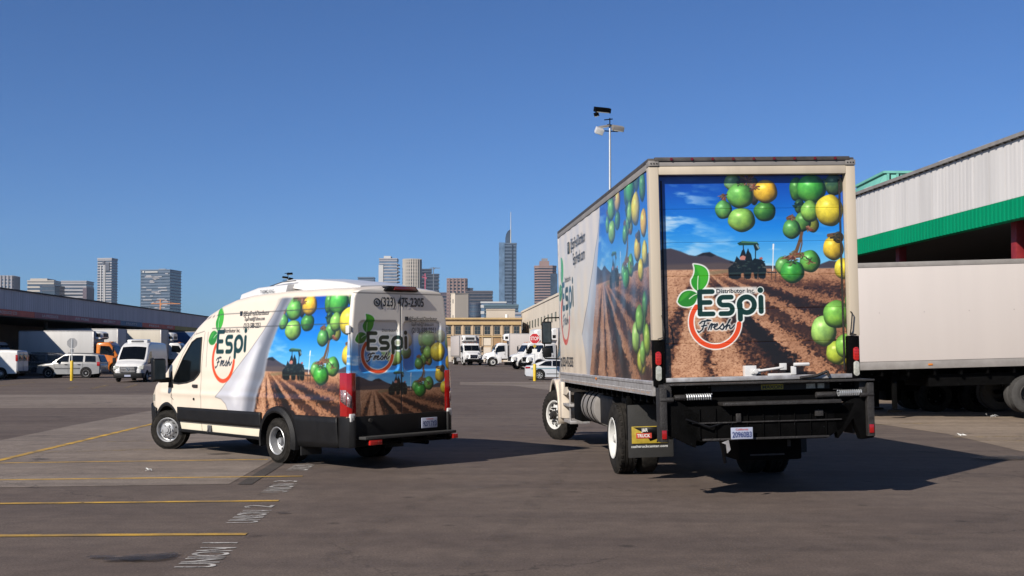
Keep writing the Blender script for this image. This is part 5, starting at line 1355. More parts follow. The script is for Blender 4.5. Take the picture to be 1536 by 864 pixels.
b = MB(); b.bb(4.86, 4.875, -.2, .2, .36, .48); b.build('licence_plate', M['shaded_plate'], SP)
b = MB(); b.prism([(2.55, 2.50), (2.5, 2.80), (1.7, 2.86), (1.6, 2.6)], 'y', -.66, .66); b.build('roof_unit', M['white_paint'], SP, bevel=.06)
b = MB(); b.bb(2.52, 2.555, -.40, .40, 2.66, 2.76); b.build('unit_vent', M['grey_plastic'], SP)
for s in (1, -1):
    b = MB(); b.prism([(4.42, .82), (4.70, .84), (4.66, 1.02), (4.40, 1.14)], 'y', s * .62, s * .965); b.build('headlight', M['clear_lens'], SP, bevel=.03)
    b = MB(); b.box((3.55, s * 1.22, 1.42), (.14, .22, .36)); b.box((3.55, s * 1.08, 1.24), (.1, .2, .08)); b.build('mirror', M['black_plastic'], SP, bevel=.03)
    strip_on(S2h, 'window', [(2.5, 1.42), (3.0, 1.30), (3.55, 1.28)], [(2.5, 2.02), (2.95, 2.0), (3.55, 1.36)], M['glass'], SP, .006, s, 14, 5)
    strip_on(S2h, 'side_cladding', [(.50, .48), (3.30, .48)], [(.44, .66), (3.34, .66)], M['cladding_plastic'], SP, .016, s, 20, thick=.02)
    flare(SP, 3.75, .36, .40, .46, .98, s, .02, n_=16); flare(SP, 0, .36, .40, .46, .98, s, .02, n_=16)
    wheel_well(SP, 0, .36, .44, .97, .5, s); wheel_well(SP, 3.75, .36, .44, .96, .5, s)
    for wx in (0, 3.75): wheel(SP, (wx, s * .985, .35), .35, .22, .21, 'van_front', 'steel_wheel', s, n=24)
b = MB(); b.bb(-1.8, 4.4, -.8, .8, .28, .42); b.build('underbody', M['black_metal'], SP)

def box_truck(T, LB_, paint, box, H=3.95, reefer=True, steer=0, cab=True, n=24, unit_mat='white_paint'):
    """rigid box truck, rear at local x=0"""
    z0 = 1.10
    b = MB(); b.bb(0, LB_, -1.25, 1.25, z0 + .12, H - .05); b.build('box_body', M[box], T, bevel=.03)
    b = MB(); b.bb(-.01, LB_ + .01, -1.262, 1.262, z0, z0 + .14); b.build('side_rail', M['dull_aluminium'], T, bevel=.01)
    b = MB(); b.bb(-.012, LB_ + .012, -1.265, 1.265, H - .07, H); b.build('roof_rail', M['aluminium'], T, bevel=.01)
    for x in (0, LB_):
        for s in (1, -1):
            b = MB(); b.bb(x - .05, x + .05, s * 1.21, s * 1.268, z0 + .14, H - .07); b.build('corner_post', M['aluminium'], T, bevel=.01)
    b = MB(); [b.bb(-.3, LB_ + 2.4, s * .36, s * .46, .74, 1.0) for s in (1, -1)]; b.bb(-.35, -.25, -1.1, 1.1, .5, .62)
    b.cyl((LB_ * .3, -.9, .5), (LB_ * .3, .9, .5), .12, 10); b.build('chassis_frame', M['black_metal'], T)
    for s in (1, -1):
        wheel(T, (LB_ * .3, s * 1.2, .5), .5, .26, .286, 'truck_rear', 'white_wheel', s, dual=1, n=n)
        b = MB(); b.bb(LB_ * .55, LB_ * .85, s * .55, s * 1.1, .5, 1.0); b.build('fuel_tank', M['aluminium'], T, bevel=.1)
    if reefer:
        b = section_loft([(LB_ + .02, .95, .92, 2.95, H - .02, .12), (LB_ + .40, .93, .88, 2.98, H - .05, .2), (LB_ + .62, .78, .70, 3.08, H - .16, .22)]); ru = b.build('refrigeration_unit', M[unit_mat], T)
        b = MB(); b.bb(LB_ + .55, LB_ + .645, -.55, .55, 3.15, 3.45); b.box((LB_ + .3, .93, 3.3), (.34, .03, .3)); b.box((LB_ + .3, -.93, 3.3), (.34, .03, .3)); b.build('unit_vent', M['black_plastic'], ru, bevel=.01)
        b = MB(); [b.bb(LB_ + .646, LB_ + .655, -.5, .5, 3.20 + i * .09, 3.23 + i * .09) for i in range(3)]; b.build('vent_slat', M['grey_plastic'], ru, kind='stuff')
    if cab: conv_cab(T, LB_ + .2, paint, LB_ + 1.92, steer=steer, n=n)
GR1 = 'box trucks backed up to the left dock'
def tplace(front, yaw, L):
    f = Vector((math.cos(yaw), math.sin(yaw), 0)); r = Vector((front[0], front[1], 0)) - f * L
    return (r.x, r.y, gz(front[1]))
Yt = 94
T = thing('box_truck', 'orange cabbed truck with white box at the left dock, behind the silver suv', 'truck', (-40.9, Yt + 1.25, gz(Yt)), R(1), GR1)
box_truck(T, 6.1, 'orange_paint', 'pale_box', H=3.65)
Yt = 106
T = thing('truck_trailer', 'plain white box trailer at the left dock, just behind the orange cab', 'trailer', (-43.5, Yt + 1.25, gz(Yt)), 0, GR1)
box_truck(T, 6.6, 'white_paint', 'pale_box', cab=False, reefer=False, H=4.0)
Yt = 115.5
T = thing('truck_trailer', 'cream box trailer at the left dock, seen above the white van with the dark grille', 'trailer', (-44, Yt + 1.25, gz(Yt)), 0, GR1)
box_truck(T, 8.2, 'white_paint', 'beige_box', cab=False, reefer=False, H=4.05)
Yt = 126
T = thing('box_truck', 'light grey box truck at the left dock, partly behind the cream wrapped van nose', 'truck', (-46, Yt + 1.25, gz(Yt)), 0, GR1)
box_truck(T, 7.6, 'white_paint', 'pale_box', H=3.9)
Yt = 138
T = thing('truck_trailer', 'blue ended box trailer at the left dock, farthest of the row', 'trailer', (-45, Yt + 1.25, gz(Yt)), 0, GR1)
box_truck(T, 8.6, 'white_paint', 'blue_panel', cab=False, reefer=False, H=4.1)
T = thing('box_truck', 'white cabbed truck at the left edge of the frame, behind the low white van', 'truck', (-51.5, 98, gz(98)), 0, GR1)
box_truck(T, 6.1, 'white_paint', 'pale_box', H=4.0)
GR2 = 'white trucks parked in front of the tan building'
def far_truck(front, yaw, L, label, **kw):
    T = thing('box_truck', label, 'truck', tplace(front, yaw, L + 3.6), yaw, GR2)
    box_truck(T, L, 'white_paint', 'white_box', **kw); return T
far_truck(((712 - 768) / 1700 * 137, 137), R(-77), 6.0, 'white box truck facing the camera in front of the tan building', H=3.75)
far_truck(((716 - 768) / 1700 * 131, 131.5), R(186), 6.6, 'white bonneted box truck side on, between the facing truck and the stop sign', H=3.8)
far_truck(((757 - 768) / 1700 * 115, 115), R(200), 6.5, 'white truck angled left whose bonnet ends left of the stop sign', H=4.1)
far_truck(((779 - 768) / 1700 * 110, 110), R(203), 6.5, 'white truck with its bonnet right behind the stop sign post', H=4.15)

far_truck(((812 - 768) / 1700 * 120, 120), R(200), 6.5, 'white truck farthest right in the row, mostly behind the wrapped box truck', H=4.2)
# ------------------------------------------------------------------ signs, bollards, masts
def bollard(px, py, top, label):
    x, y = G(px, py); h = (py - top) / 1700 * y
    b = MB(); b.lathe([(.105, 0), (.105, h - .05), (.095, h - .02), (.06, h), (.001, h + .01)], 20, ax='z')
    meta(b.build('bollard', M['yellow_post'], loc=(x, y, gz(y))), label, 'bollard'); return x, y, h
def octagon(r): return [(r * math.cos(R(22.5 + 45 * i)), r * math.sin(R(22.5 + 45 * i))) for i in range(8)]
x, y, h = bollard(802, 571.5, 546, 'yellow concrete filled bollard below the red stop sign')
T = thing('stop_sign', 'red octagonal stop sign on a post rising from the right yellow bollard', 'sign', (x, y - .0, gz(y) + h + .012), R(-2))
b = MB(); b.bb(-.03, .03, -.02, .02, 0, 2.0); b.build('post', M['galvanised'], T)
zc = (538 - 508) / 1700 * y + EYE - gz(y) - h
b = MB(); b.prism([(px_, pz + zc) for px_, pz in octagon(.385)], 'y', -.045, -.030); b.build('border', M['sign_white'], T)
b = MB(); b.prism([(px_, pz + zc) for px_, pz in octagon(.35)], 'y', -.052, -.0455); fc = b.build('sign_face', M['stop_red'], T)
text_on(fc, 'STOP', lambda u, v: (u, -.056, zc - .115 + v), .34, M['sign_white'], .015, align='CENTER', width=.56)
b = MB(); b.prism([(.0, zc - .40 - .0), (.13, zc - .52), (0, zc - .65), (-.13, zc - .52)], 'y', -.045, -.03); b.build('hazard_plate', M['yellow_label'], T)
b = MB(); b.bb(-.16, .16, -.045, -.03, zc - 1.05, zc - .72); b.build('notice_plate', M['sign_white'], T)
x, y, h = bollard(107.5, 571, 541, 'yellow concrete filled bollard in front of the silver suv')
T = thing('stop_sign', 'grey back of an octagonal sign rising from the left yellow bollard', 'sign', (x, y, gz(y) + h + .012), R(3))
zc = (538 - 515) / 1700 * y + EYE - gz(y) - h
b = MB(); b.bb(-.03, .03, -.02, .02, 0, zc + .3); b.build('post', M['galvanised'], T)
b = MB(); b.prism([(px_, pz + zc) for px_, pz in octagon(.37)], 'y', .022, .034); b.build('sign_plate', M['sign_back'], T)
b = MB(); b.bb(-.12, .12, .022, .03, zc - .62, zc - .40); b.build('notice_plate', M['sign_back'], T)

def mast(px, Y, ytop, heads, label, r=.09):
    z1 = EYE + (538 - ytop) / 1700 * Y * 1.003
    T = thing('floodlight_mast', label, 'light', ((px - 768) / 1700 * Y, Y, gz(Y)))
    z1 -= gz(Y)
    b = MB(); b.cyl((0, 0, 0), (0, 0, z1), r, 14, r * .6); b.cyl((0, 0, 0), (0, 0, .5), .2, 12); b.build('pole', M['galvanised'], T)
    b = MB(); b.tube([(-.45, -.1, z1 - .15), (.45, .1, z1 - .15)], .03, 6); b.tube([(0, 0, z1), (0, 0, z1 + .55)], .03, 6); b.tube([(-.3, 0, z1 + .45), (.15, 0, z1 + .5)], .03, 6); b.build('cross_arm', M['black_metal'], T)
    for (dx, dy, dz, sx, sy, sz, rx, ry, mt) in heads:
        b = MB(); b.box((dx, dy, z1 + dz), (sx, sy, sz), rot=(rx, ry, .2)); hd = b.build('floodlight', M[mt], T, bevel=.03)
        b = MB(); b.box((dx, dy - sy * .2, z1 + dz - sz * .55), (sx * .8, sy * .6, .03), rot=(rx, ry, .2)); b.build('lamp_glass', M['clear_lens'], hd, bevel=.01)
mast(915.5, 60, 192, [(-.40, 0, .98, .85, .5, .26, .3, .05, 'black_metal'), (-.72, -.1, .72, .2, .3, .2, .3, -.4, 'black_metal'), (-.30, .1, .12, .55, .36, .12, .2, -.2, 'dull_aluminium'), (-.58, -.2, -.18, .44, .4, .30, .5, .3, 'white_paint'), (.42, 0, .0, .62, .42, .26, .4, .1, 'dull_aluminium'), (.20, .2, .16, .7, .3, .08, 0, .12, 'black_metal')], 'tall grey floodlight mast rising behind the wrapped box truck')
mast(431.5, 100, 418, [(-.25, 0, .1, .5, .3, .16, .2, .1, 'black_metal'), (.15, 0, .42, .52, .36, .16, .2, -.1, 'black_metal'), (.25, 0, -.05, .4, .3, .2, .3, .2, 'black_metal')], 'distant floodlight mast whose lamps show just above the van roof')

# ------------------------------------------------------------------ right hand trailer
T = thing('truck_trailer', 'long plain white box trailer standing under the green banded building on the right', 'trailer', (8.3, 31, .10), rot=(0, R(-1.55), R(-1.0)))
LT_ = 16.1
b = MB(); b.bb(0, LT_, -0, 2.55, 1.42, 4.02); b.build('trailer_body', M['white_box'], T, bevel=.02)
b = MB(); b.bb(-.01, LT_, -.012, 2.56, 1.20, 1.415); b.build('side_rail', M['dull_aluminium'], T, bevel=.008)
b = MB(); b.bb(-.01, LT_, -.014, 2.564, 4.0, 4.13); b.build('roof_rail', M['dull_aluminium'], T, bevel=.01)
b = MB()
for i in range(13): b.cyl((.6 + i * 1.22, -.006, 2.75), (.6 + i * 1.22, .0, 2.75), .012, 6)
for i in range(52): b.cyl((.2 + i * .305, -.018, 4.06), (.2 + i * .305, -.012, 4.06), .014, 6)
b.build('rivet', M['dull_aluminium'], T, kind='stuff')
for x in (3.15, 8.2):
    b = MB(); b.box((x, -.02, 1.31), (.12, .02, .05)); b.build('marker_lamp', M['amber_lens'], T, bevel=.005)
b = MB()
for y in (.75, 1.75): b.bb(.1, LT_ - .3, y, y + .1, .88, 1.2)
for i in range(22): b.bb(.4 + i * .72, .46 + i * .72, .1, 2.45, 1.02, 1.195)
b.bb(3.2, 8.0, .3, 2.3, .70, 1.02); b.build('frame', M['black_metal'], T)
for x in (5.85, 7.35):
    b = MB(); b.cyl((x, .2, .42), (x, 2.3, .42), .07, 10); b.build('axle', M['black_metal'], T)
    for y0, s in ((.02, -1), (2.53, 1)):
        wheel(T, (x, y0, .42), .52, .27, .286, 'truck_rear', 'roof_rail', s, dual=1, n=36, tyre_mat='tyre_rubber_dusty')
for y in (.45, 2.1):
    b = MB(); b.bb(2.25, 2.37, y, y + .12, .08, 1.1); b.bb(2.15, 2.47, y - .08, y + .2, .0, .06); b.build('landing_leg', M['black_metal'], T, bevel=.01)
T2 = thing('truck_trailer', 'dark underframe and wheels of a second trailer behind the long white one', 'trailer', (7.2, 35.0, 0), 0)
b = MB(); b.bb(0, 15, 0, 2.5, 1.25, 3.6); b.build('trailer_body', M['pale_box'], T2, bevel=.02)
b = MB(); b.bb(.1, 14.7, .7, 1.8, .80, 1.24); b.bb(4.2, 9.5, .2, 2.3, .66, 1.24); b.build('frame', M['black_metal'], T2)
for x in (5.9, 7.25, 10.6):
    for y0, s in ((.02, -1), (2.48, 1)): wheel(T2, (x, y0, .5), .5, .27, .286, 'truck_rear', 'black_metal', s, dual=1, n=24)
b = MB(); b.bb(4.4, 4.9, .3, 1.0, .35, .9); b.build('landing_leg', M['black_metal'], T2, bevel=.02)
# ------------------------------------------------------------------ buildings round the lot
mat('fascia_grey', (.72, .67, .68), .6, var=.12, scale=.8, streak=True)
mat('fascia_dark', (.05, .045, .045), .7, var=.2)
mat('banner_red', (.85, .14, .08), .6, var=.3, scale=.5)
mat('banner_maroon', (.50, .16, .18), .6, var=.3, scale=.5)
mat('banner_blue', (.13, .24, .36), .6, var=.3, scale=.5)
mat('banner_yellow', (.45, .36, .06), .6, var=.3, scale=.5)
mat('dock_wall', (.22, .19, .16), .8, var=.2, scale=.6)
mat('dock_concrete', (.20, .19, .18), .85, var=.25, scale=.8)
mat('white_cladding', (.66, .635, .62), .5, var=.12, scale=.9, streak=True)
mat('green_cladding', (.0, .25, .115), .6, var=.08, scale=.8, streak=True, spec=.08)
mat('teal_cladding', (.16, .46, .38), .5, var=.12, scale=1)
mat('column_red', (.26, .015, .02), .5, var=.2)
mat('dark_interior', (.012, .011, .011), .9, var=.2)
mat('tan_render', (.52, .385, .25), .8, var=.12, scale=.3, bump=.1)
mat('ochre_trim', (.52, .36, .17), .7, var=.12, scale=.5)
mat('brown_panel', (.36, .22, .11), .8, var=.15, scale=.4)
mat('cream_wall', (.66, .58, .48), .8, var=.08, scale=.25, streak=True)
mat('beige_wall', (.50, .44, .37), .8, var=.08, scale=.25)
mat('window_glass', (.035, .04, .045), .12, var=.4, scale=1.5, spec=.8)
mat('green_window', (.10, .17, .14), .15, var=.3, scale=1.5, spec=.8)
mat('window_frame', (.12, .11, .10), .6)
mat('roller_grey', (.22, .20, .19), .7, var=.15)

# left dock
XF = -42.5; k_ = 42.5 / 40
zb, zbt, zt = 5.28, 5.80, 7.45
T = thing('dock_building', 'long grey roofed loading dock with coloured banners under its fascia on the left', 'building', (XF, 60, 0))
y0, y1 = 0, 135
def gl(b, nm, m, **k): return b.build(nm, M[m], T, **k)
b = MB(); b.bb(-.4, 0, y0, y1, zbt, zt); gl(b, 'fascia', 'fascia_grey')
b = MB()
for i in range(int(135 / .45)): b.bb(0, .02, y0 + .1 + i * .45, y0 + .28 + i * .45, zbt + .02, zt - .02)
gl(b, 'fascia_rib', 'fascia_grey', kind='stuff')
b = MB(); b.bb(-24, .12, y0 - .1, y1 + .1, zt, zt + .12); gl(b, 'roof', 'fascia_dark')
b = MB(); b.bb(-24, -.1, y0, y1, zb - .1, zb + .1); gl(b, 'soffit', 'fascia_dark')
b = MB(); b.bb(-24, -.41, y0 + .05, y0 + .3, zb + .1, zt); gl(b, 'end_wall', 'fascia_grey')
def Yat(px): return -XF * 1700 / (768 - px) - 60
segs = [(-80, -35, 'banner_blue', 'FARMS'), (-35, 51, 'banner_red', 'PRODUCE CO'), (51, 97, 'banner_maroon', 'LA PRODUCE'), (97, 146, 'banner_maroon', 'AIR PRIME'), (146, 180, 'banner_maroon', 'AIR DIRECT'), (180, 213, 'banner_blue', 'FRUITS'), (213, 247, 'banner_red', 'FRESH'), (247, 262, 'banner_red', 'FRUIT'), (262, 330, 'banner_yellow', 'FARMS')]
for a, c, m, tx in segs:
    b = MB(); b.bb(-.35, .03, Yat(a) + .02, Yat(c) - .02, zb, zbt - .01); bn = gl(b, 'banner', m)
    if m != 'banner_yellow':
        mid = (Yat(a) + Yat(c)) / 2
        text_on(bn, tx, lambda u, v: (.036, mid + u, zb + .14 + v), .34, M['pale_box'], .01, align='CENTER', width=min(3.6, (Yat(c) - Yat(a)) * .55))
b = MB(); b.bb(-.34, .02, Yat(330), y1, zb, zbt - .01); gl(b, 'banner', 'banner_maroon')
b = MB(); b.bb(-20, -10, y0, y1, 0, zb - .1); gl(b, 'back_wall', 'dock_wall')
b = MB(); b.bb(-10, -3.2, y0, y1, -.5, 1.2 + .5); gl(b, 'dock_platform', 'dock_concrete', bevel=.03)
for i in range(12):
    b = MB(); b.bb(-3.0, -2.7, y0 + 4 + i * 11.5, y0 + 4.3 + i * 11.5, 0, zb - .1); gl(b, 'column', 'dock_concrete')
    b = MB(); b.bb(-10.2, -9.98, y0 + 6 + i * 11.5, y0 + 10 + i * 11.5, 1.7, 4.6); gl(b, 'dock_door', 'roller_grey')

# right building
T = thing('market_building', 'white corrugated market hall with a green band over dark open bays on the right', 'building', (14.5, 47.7, 0), rot=(0, 0, math.atan2(1, -.098) - R(90)))
# local y runs along the wall away from the camera, local x to the right (into the hall)
ya, yb = -26, 24
def gl(b, nm, m, **k): return b.build(nm, M[m], T, **k)
b = MB(); b.bb(.0, .3, ya, yb, 6.66, 8.50); gl(b, 'wall_cladding', 'white_cladding')
rr = random.Random(5)
for i in range(int((yb - ya) / 1.0)):
    b = MB(); yy = ya + i * 1.0
    b.bb(-.041 - rr.uniform(0, .006), -.002, yy + .01, yy + .99, 6.66 + .0, 8.46); 
    for j in range(4): b.prism([(-.04, yy + .03 + j * .25), (-.046, yy + .08 + j * .25), (-.046, yy + .18 + j * .25), (-.04, yy + .23 + j * .25)], 'z', 6.67, 8.45)
    gl(b, 'cladding_sheet', 'white_cladding', smooth=0)
for i in range(int((yb - ya) / 1.0)):
    b = MB(); yy = ya + i * 1.0; b.bb(-.05, .28, yy + .004, yy + .996, 6.0, 6.655)
    for j in range(4): b.prism([(-.05, yy + .05 + j * .25), (-.062, yy + .09 + j * .25), (-.062, yy + .17 + j * .25), (-.05, yy + .21 + j * .25)], 'z', 6.01, 6.65)
    gl(b, 'green_sheet', 'green_cladding', smooth=0)
b = MB(); b.bb(-.16, .4, ya, yb, 8.50, 8.62); gl(b, 'roof_edge', 'dull_aluminium')
b = MB()
for i in range(int((yb - ya) / .45)): b.bb(-.16, -.05, ya + i * .45, ya + .08 + i * .45, 8.46, 8.50)
gl(b, 'eaves_bracket', 'roof_rail', kind='stuff')
b = MB(); b.prism([(.0, 8.6), (14, 9.6), (28, 8.6), (28, 8.4), (.3, 8.4)], 'y', ya, yb); gl(b, 'roof', 'white_cladding')
rr = random.Random(3); b = MB()
for i in range(36):
    yy = ya + i * 1.36; h = rr.uniform(.02, .10); b.bb(.05, .5, yy, yy + rr.uniform(.7, 1.3), 8.62, 8.62 + h)
gl(b, 'roof_flashing', 'white_cladding', kind='stuff')
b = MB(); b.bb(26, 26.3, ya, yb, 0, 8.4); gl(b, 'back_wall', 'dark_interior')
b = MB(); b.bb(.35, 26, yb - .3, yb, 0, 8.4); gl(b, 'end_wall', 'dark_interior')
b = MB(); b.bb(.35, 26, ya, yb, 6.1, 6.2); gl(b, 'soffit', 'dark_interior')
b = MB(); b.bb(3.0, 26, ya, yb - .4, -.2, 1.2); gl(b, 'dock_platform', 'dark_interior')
for yy in (-19.9, -11.3, -2.7, 5.9, 14.5):
    b = MB(); b.bb(.6, .9, yy - .16, yy + .16, 0, 6.1); gl(b, 'column', 'column_red', bevel=.01)
b = MB(); b.prism([(0, 8.6), (1.4, 11.55), (4.6, 11.55), (4.6, 8.6)], 'y', 0, 6.0)
TM = thing('roof_monitor', 'mint green ribbed roof monitor rising behind the white corrugated wall', 'roof housing', (18.4, 60, 0))
b = MB(); xa, xb_ = .7, 7.6; b.prism([(.3, 9.6), (1.45, 11.5), (xb_, 11.5), (xb_, 9.3), (.3, 9.3)], 'y', 0, 5); b.build('monitor_wall', M['teal_cladding'], TM, bevel=.03)
b = MB(); b.bb(1.3, xb_ + .1, -.1, 5.1, 11.5, 11.62); b.build('monitor_roof', M['teal_cladding'], TM)
b = MB()
for i in range(12): b.bb(1.5 + i * .5, 1.62 + i * .5, -.10, .0, 9.4, 11.48)
b.build('monitor_rib', M['teal_cladding'], TM, kind='stuff')
b = MB()
for i in range(12): b.bb(1.66 + i * .5, 1.72 + i * .5, -.02, -.005, 9.4, 11.45)
b.build('rib_shadow_strip', M['black_metal'], TM, kind='stuff')  # black strips added beside the ribs, standing in for their shade

# tan building straight ahead
YB = 240; sc = YB / 1700
def zx(py): return EYE + (538 - py) * sc
T = thing('tan_building', 'two storey tan and ochre warehouse with a row of dark windows beyond the parked trucks', 'building', (0, YB, 0))
x0, x1 = -40, (782 - 768) * sc
b = MB(); b.bb(x0, x1, .6, 18, .5, zx(479)); b.build('wall', M['tan_render'], T)
b = MB(); b.bb(x0 - .2, x1 + .2, .1, 18.4, zx(479), zx(476.5)); b.build('parapet', M['ochre_trim'], T)
b = MB(); b.bb(x0, x1, .2, .6, zx(487), zx(483)); b.bb(x0, x1, .3, .6, zx(505.5), zx(503.5)); b.build('string_course', M['ochre_trim'], T)
pxs = [672 + 14.7 * i for i in range(-14, 8)]
for i, px in enumerate(pxs):
    xc = (px - 768) * sc
    b = MB(); b.bb(xc - 1.04 - .18, xc - 1.04 + .18, .40, .6, 1.0, zx(487)); b.build('pilaster', M['tan_render'], T)
    b = MB(); b.bb(xc - .62, xc + .62, .56, .59, zx(501.5), zx(489)); wv = b.build('window', M['window_frame'], T)
    for sx_ in (-1, 1):
        for sz_ in (0, 1):
            b = MB(); zz0 = zx(501.5) + .08 + sz_ * .84; b.bb(xc + sx_ * .30 - .25, xc + sx_ * .30 + .25, .53, .56, zz0, zz0 + .74); b.build('pane', M['window_glass'], wv)
    b = MB(); b.bb(xc - .75, xc + .75, .38, .6, zx(502.8), zx(501.8)); b.build('sill', M['tan_render'], T)
    b = MB(); b.bb(xc - .78, xc + .78, .52, .6, zx(518), zx(507)); b.build('spandrel', M['brown_panel'] if i % 3 else M['cream_wall'], T)
    b = MB(); b.bb(xc - .78, xc + .78, .50, .6, 1.0, zx(521)); b.build('shutter', M['roller_grey'] if i % 2 else M['cream_wall'], T)
    if i % 3 == 1: b = MB(); b.bb(xc - .5, xc + .5, .46, .5, zx(530), zx(521.5)); b.build('ground_floor_window', M['window_glass'], T)
b = MB()
for i in range(60): b.cyl((-18 + i * .2, -4, .9), (-18 + i * .2, -4, 3.2), .03, 5)
b.bb(-18, -6, -4.03, -3.97, 3.15, 3.2); meta(b.build('security_fence', M['galvanised'], loc=(0, YB, 0)), 'thin grey metal fence before the tan warehouse, left of the facing truck', 'fence')
T = thing('roof_house', 'beige plant room on the roof of the tan warehouse', 'building', (0, YB + 14, 0)); s2 = (YB + 14) / 1700
b = MB(); b.bb(-39.5 * s2, 4.5 * s2, 5, 14, 9, EYE + 75 * s2); b.build('wall', M['beige_wall'], T); b = MB(); b.bb(-39.9 * s2, 4.9 * s2, 4.8, 14.2, EYE + 75 * s2, EYE + 76 * s2); b.build('parapet', M['cream_wall'], T)
b = MB(); b.cyl((-8 * s2, 2, 9), (-8 * s2, 2, EYE + 67 * s2), .35, 12); b.build('roof_tank', M['sign_white'], T)
T = thing('stair_tower', 'tall blank cream tower with two slit windows behind the tan warehouse', 'building', ((676 - 768) / 1700 * 300, 300, 0), R(0))
s2 = 300 / 1700
b = MB(); b.prism([(0, 0), (8 * s2 - .2, -2.2), (26.5 * s2, 0), (26.5 * s2, 6), (0, 6)], 'z', 1, EYE + 97 * s2); b.build('wall', M['cream_wall'], T)
for py in (450, 474):
    b = MB(); b.box((.72, -1.22, EYE + (538 - py) * s2 - .4), (.42, .1, 1.1), rot=(0, 0, -1.04)); b.build('window', M['window_glass'], T)
b = MB(); b.prism([(-.1, 0), (8 * s2 - .2, -2.35), (26.8 * s2, 0), (26.8 * s2, 6.2), (-.1, 6.2)], 'z', EYE + 97 * s2, EYE + 98.2 * s2); b.build('parapet', M['beige_wall'], T)
# white building to the right of it
T = thing('white_building', 'long cream white building with small slit windows behind the stop sign', 'building', (2.2, 262, 0), rot=(0, 0, math.atan2(-73, 5.5) + R(90)))
# local -y runs towards the camera
b = MB(); b.bb(0, 30, -125, 0, 0, 12.2); b.build('wall', M['cream_wall'], T); b = MB(); b.bb(-.15, 30, -125.1, .1, 12.2, 12.6); b.build('parapet', M['cream_wall'], T)
for i in range(20):
    yy = -4 - i * 6.0
    b = MB(); b.bb(-.10, -.01, yy - .75, yy + .75, 8.05, 9.6); wv = b.build('window', M['window_frame'], T)
    b = MB(); b.bb(-.14, -.10, yy - .6, yy + .6, 8.2, 9.45); b.build('pane', M['green_window'], wv)
b = MB(); b.bb(-.35, -.02, -125, 0, 4.8, 5.1); b.build('canopy_edge', M['label_red'], T)

# ------------------------------------------------------------------ downtown towers
def tmat(n, c, **k): mat(n, c, .55, **k)
TC = dict(grey=(.26, .25, .26), cream=(.52, .47, .41), lightgrey=(.38, .37, .40), blue=(.07, .12, .20), paleblue=(.10, .155, .24), navy=(.035, .05, .09), brown=(.30, .20, .18), purple=(.10, .07, .10), darkgrey=(.085, .075, .09), white=(.60, .60, .60), teal=(.10, .17, .21))
for k, c in TC.items(): mat('tower_' + k, tuple(x * .86 for x in c), .5, var=.1, scale=.02)
mat('tower_glass', (.045, .07, .11), .15, var=.4, scale=.05, spec=.8)
mat('tower_glass_dark', (.02, .03, .05), .15, var=.4, scale=.05, spec=.8)
mat('tower_glass_pale', (.13, .21, .32), .15, var=.3, scale=.05, spec=.8)
def tower(px0, px1, ytop, label, D=3000, glass='tower_glass', frame='tower_grey', fl=9.0, fin=0, yaw=0, depth=None, shape='box', crown=None, cat='tower', name='skyscraper', slab=.45, zbase=0):
    s = D / 1700; Wd = (px1 - px0) * s; xc = ((px0 + px1) / 2 - 768) * s; H = EYE + (538 - ytop) * s
    depth = depth or Wd * .8
    if yaw: k = Wd / (Wd * math.cos(yaw) + depth * abs(math.sin(yaw))); Wd *= k; depth *= k
    T = thing(name, label, cat, (xc, D, 0), rot=(0, 0, yaw))
    hw, hd = Wd / 2, depth / 2
    def prof(g=0):
        if shape == 'round': return [((hw + g) * math.cos(2 * math.pi * i / 24), (hd + g) * math.sin(2 * math.pi * i / 24)) for i in range(24)]
        if shape == 'cut': c = hw * .35; return [(-hw - g, -hd + c), (-hw + c, -hd - g), (hw - c, -hd - g), (hw + g, -hd + c), (hw + g, hd + g), (-hw - g, hd + g)]
        return [(-hw - g, -hd - g), (hw + g, -hd - g), (hw + g, hd + g), (-hw - g, hd + g)]
    b = MB(); b.prism(prof(), 'z', zbase, H - 1); b.build('glass_core', M[glass], T, smooth=0)
    b = MB(); z = H - fl
    while z > max(zbase, (538 - 500) * s):
        b.prism(prof(.8), 'z', z, z + fl * slab); z -= fl
    b.build('floor_band', M[frame], T, smooth=0, kind='stuff')
    if fin:
        b = MB(); P_ = prof(1.1); n = len(P_)
        for i in range(n):
            a, c = Vector(P_[i]), Vector(P_[(i + 1) % n]); L = (c - a).length; m = max(1, int(L / fin))
            for j in range(m):
                q = a + (c - a) * (j + .5) / m; b.box((q.x, q.y, (H + zbase) / 2), (fin * .4, fin * .4, H - zbase))
        b.build('facade_fin', M[frame], T, smooth=0, kind='stuff')
    b = MB(); b.prism(prof(1.2), 'z', H - 3, H); b.build('parapet', M[frame], T, smooth=0)
    if crown: crown(T, hw, hd, H, s)
    return T
def box_on(T, nm, m, x0, x1, y0, y1, z0, z1): b = MB(); b.bb(x0, x1, y0, y1, z0, z1); return b.build(nm, M[m], T)
tower(-14, 24, 414, 'pale blue grey tower with a dark lattice crown at the far left edge', frame='tower_lightgrey', glass='tower_glass_pale', fin=9, yaw=.1)
tower(47, 86, 421.5, 'cream banded twin block with a rooftop frame, left of the grey banded block', frame='tower_cream', fl=10, crown=lambda T, hw, hd, H, s: box_on(T, 'roof_plant', 'tower_cream', -hw * .8, hw * .5, -hd, hd, H, H + 5))
tower(62, 91, 429, 'dark blue glass block standing in front of the cream banded twin block', D=2900, frame='tower_navy', glass='tower_glass', shape='cut', fl=14, slab=.2)
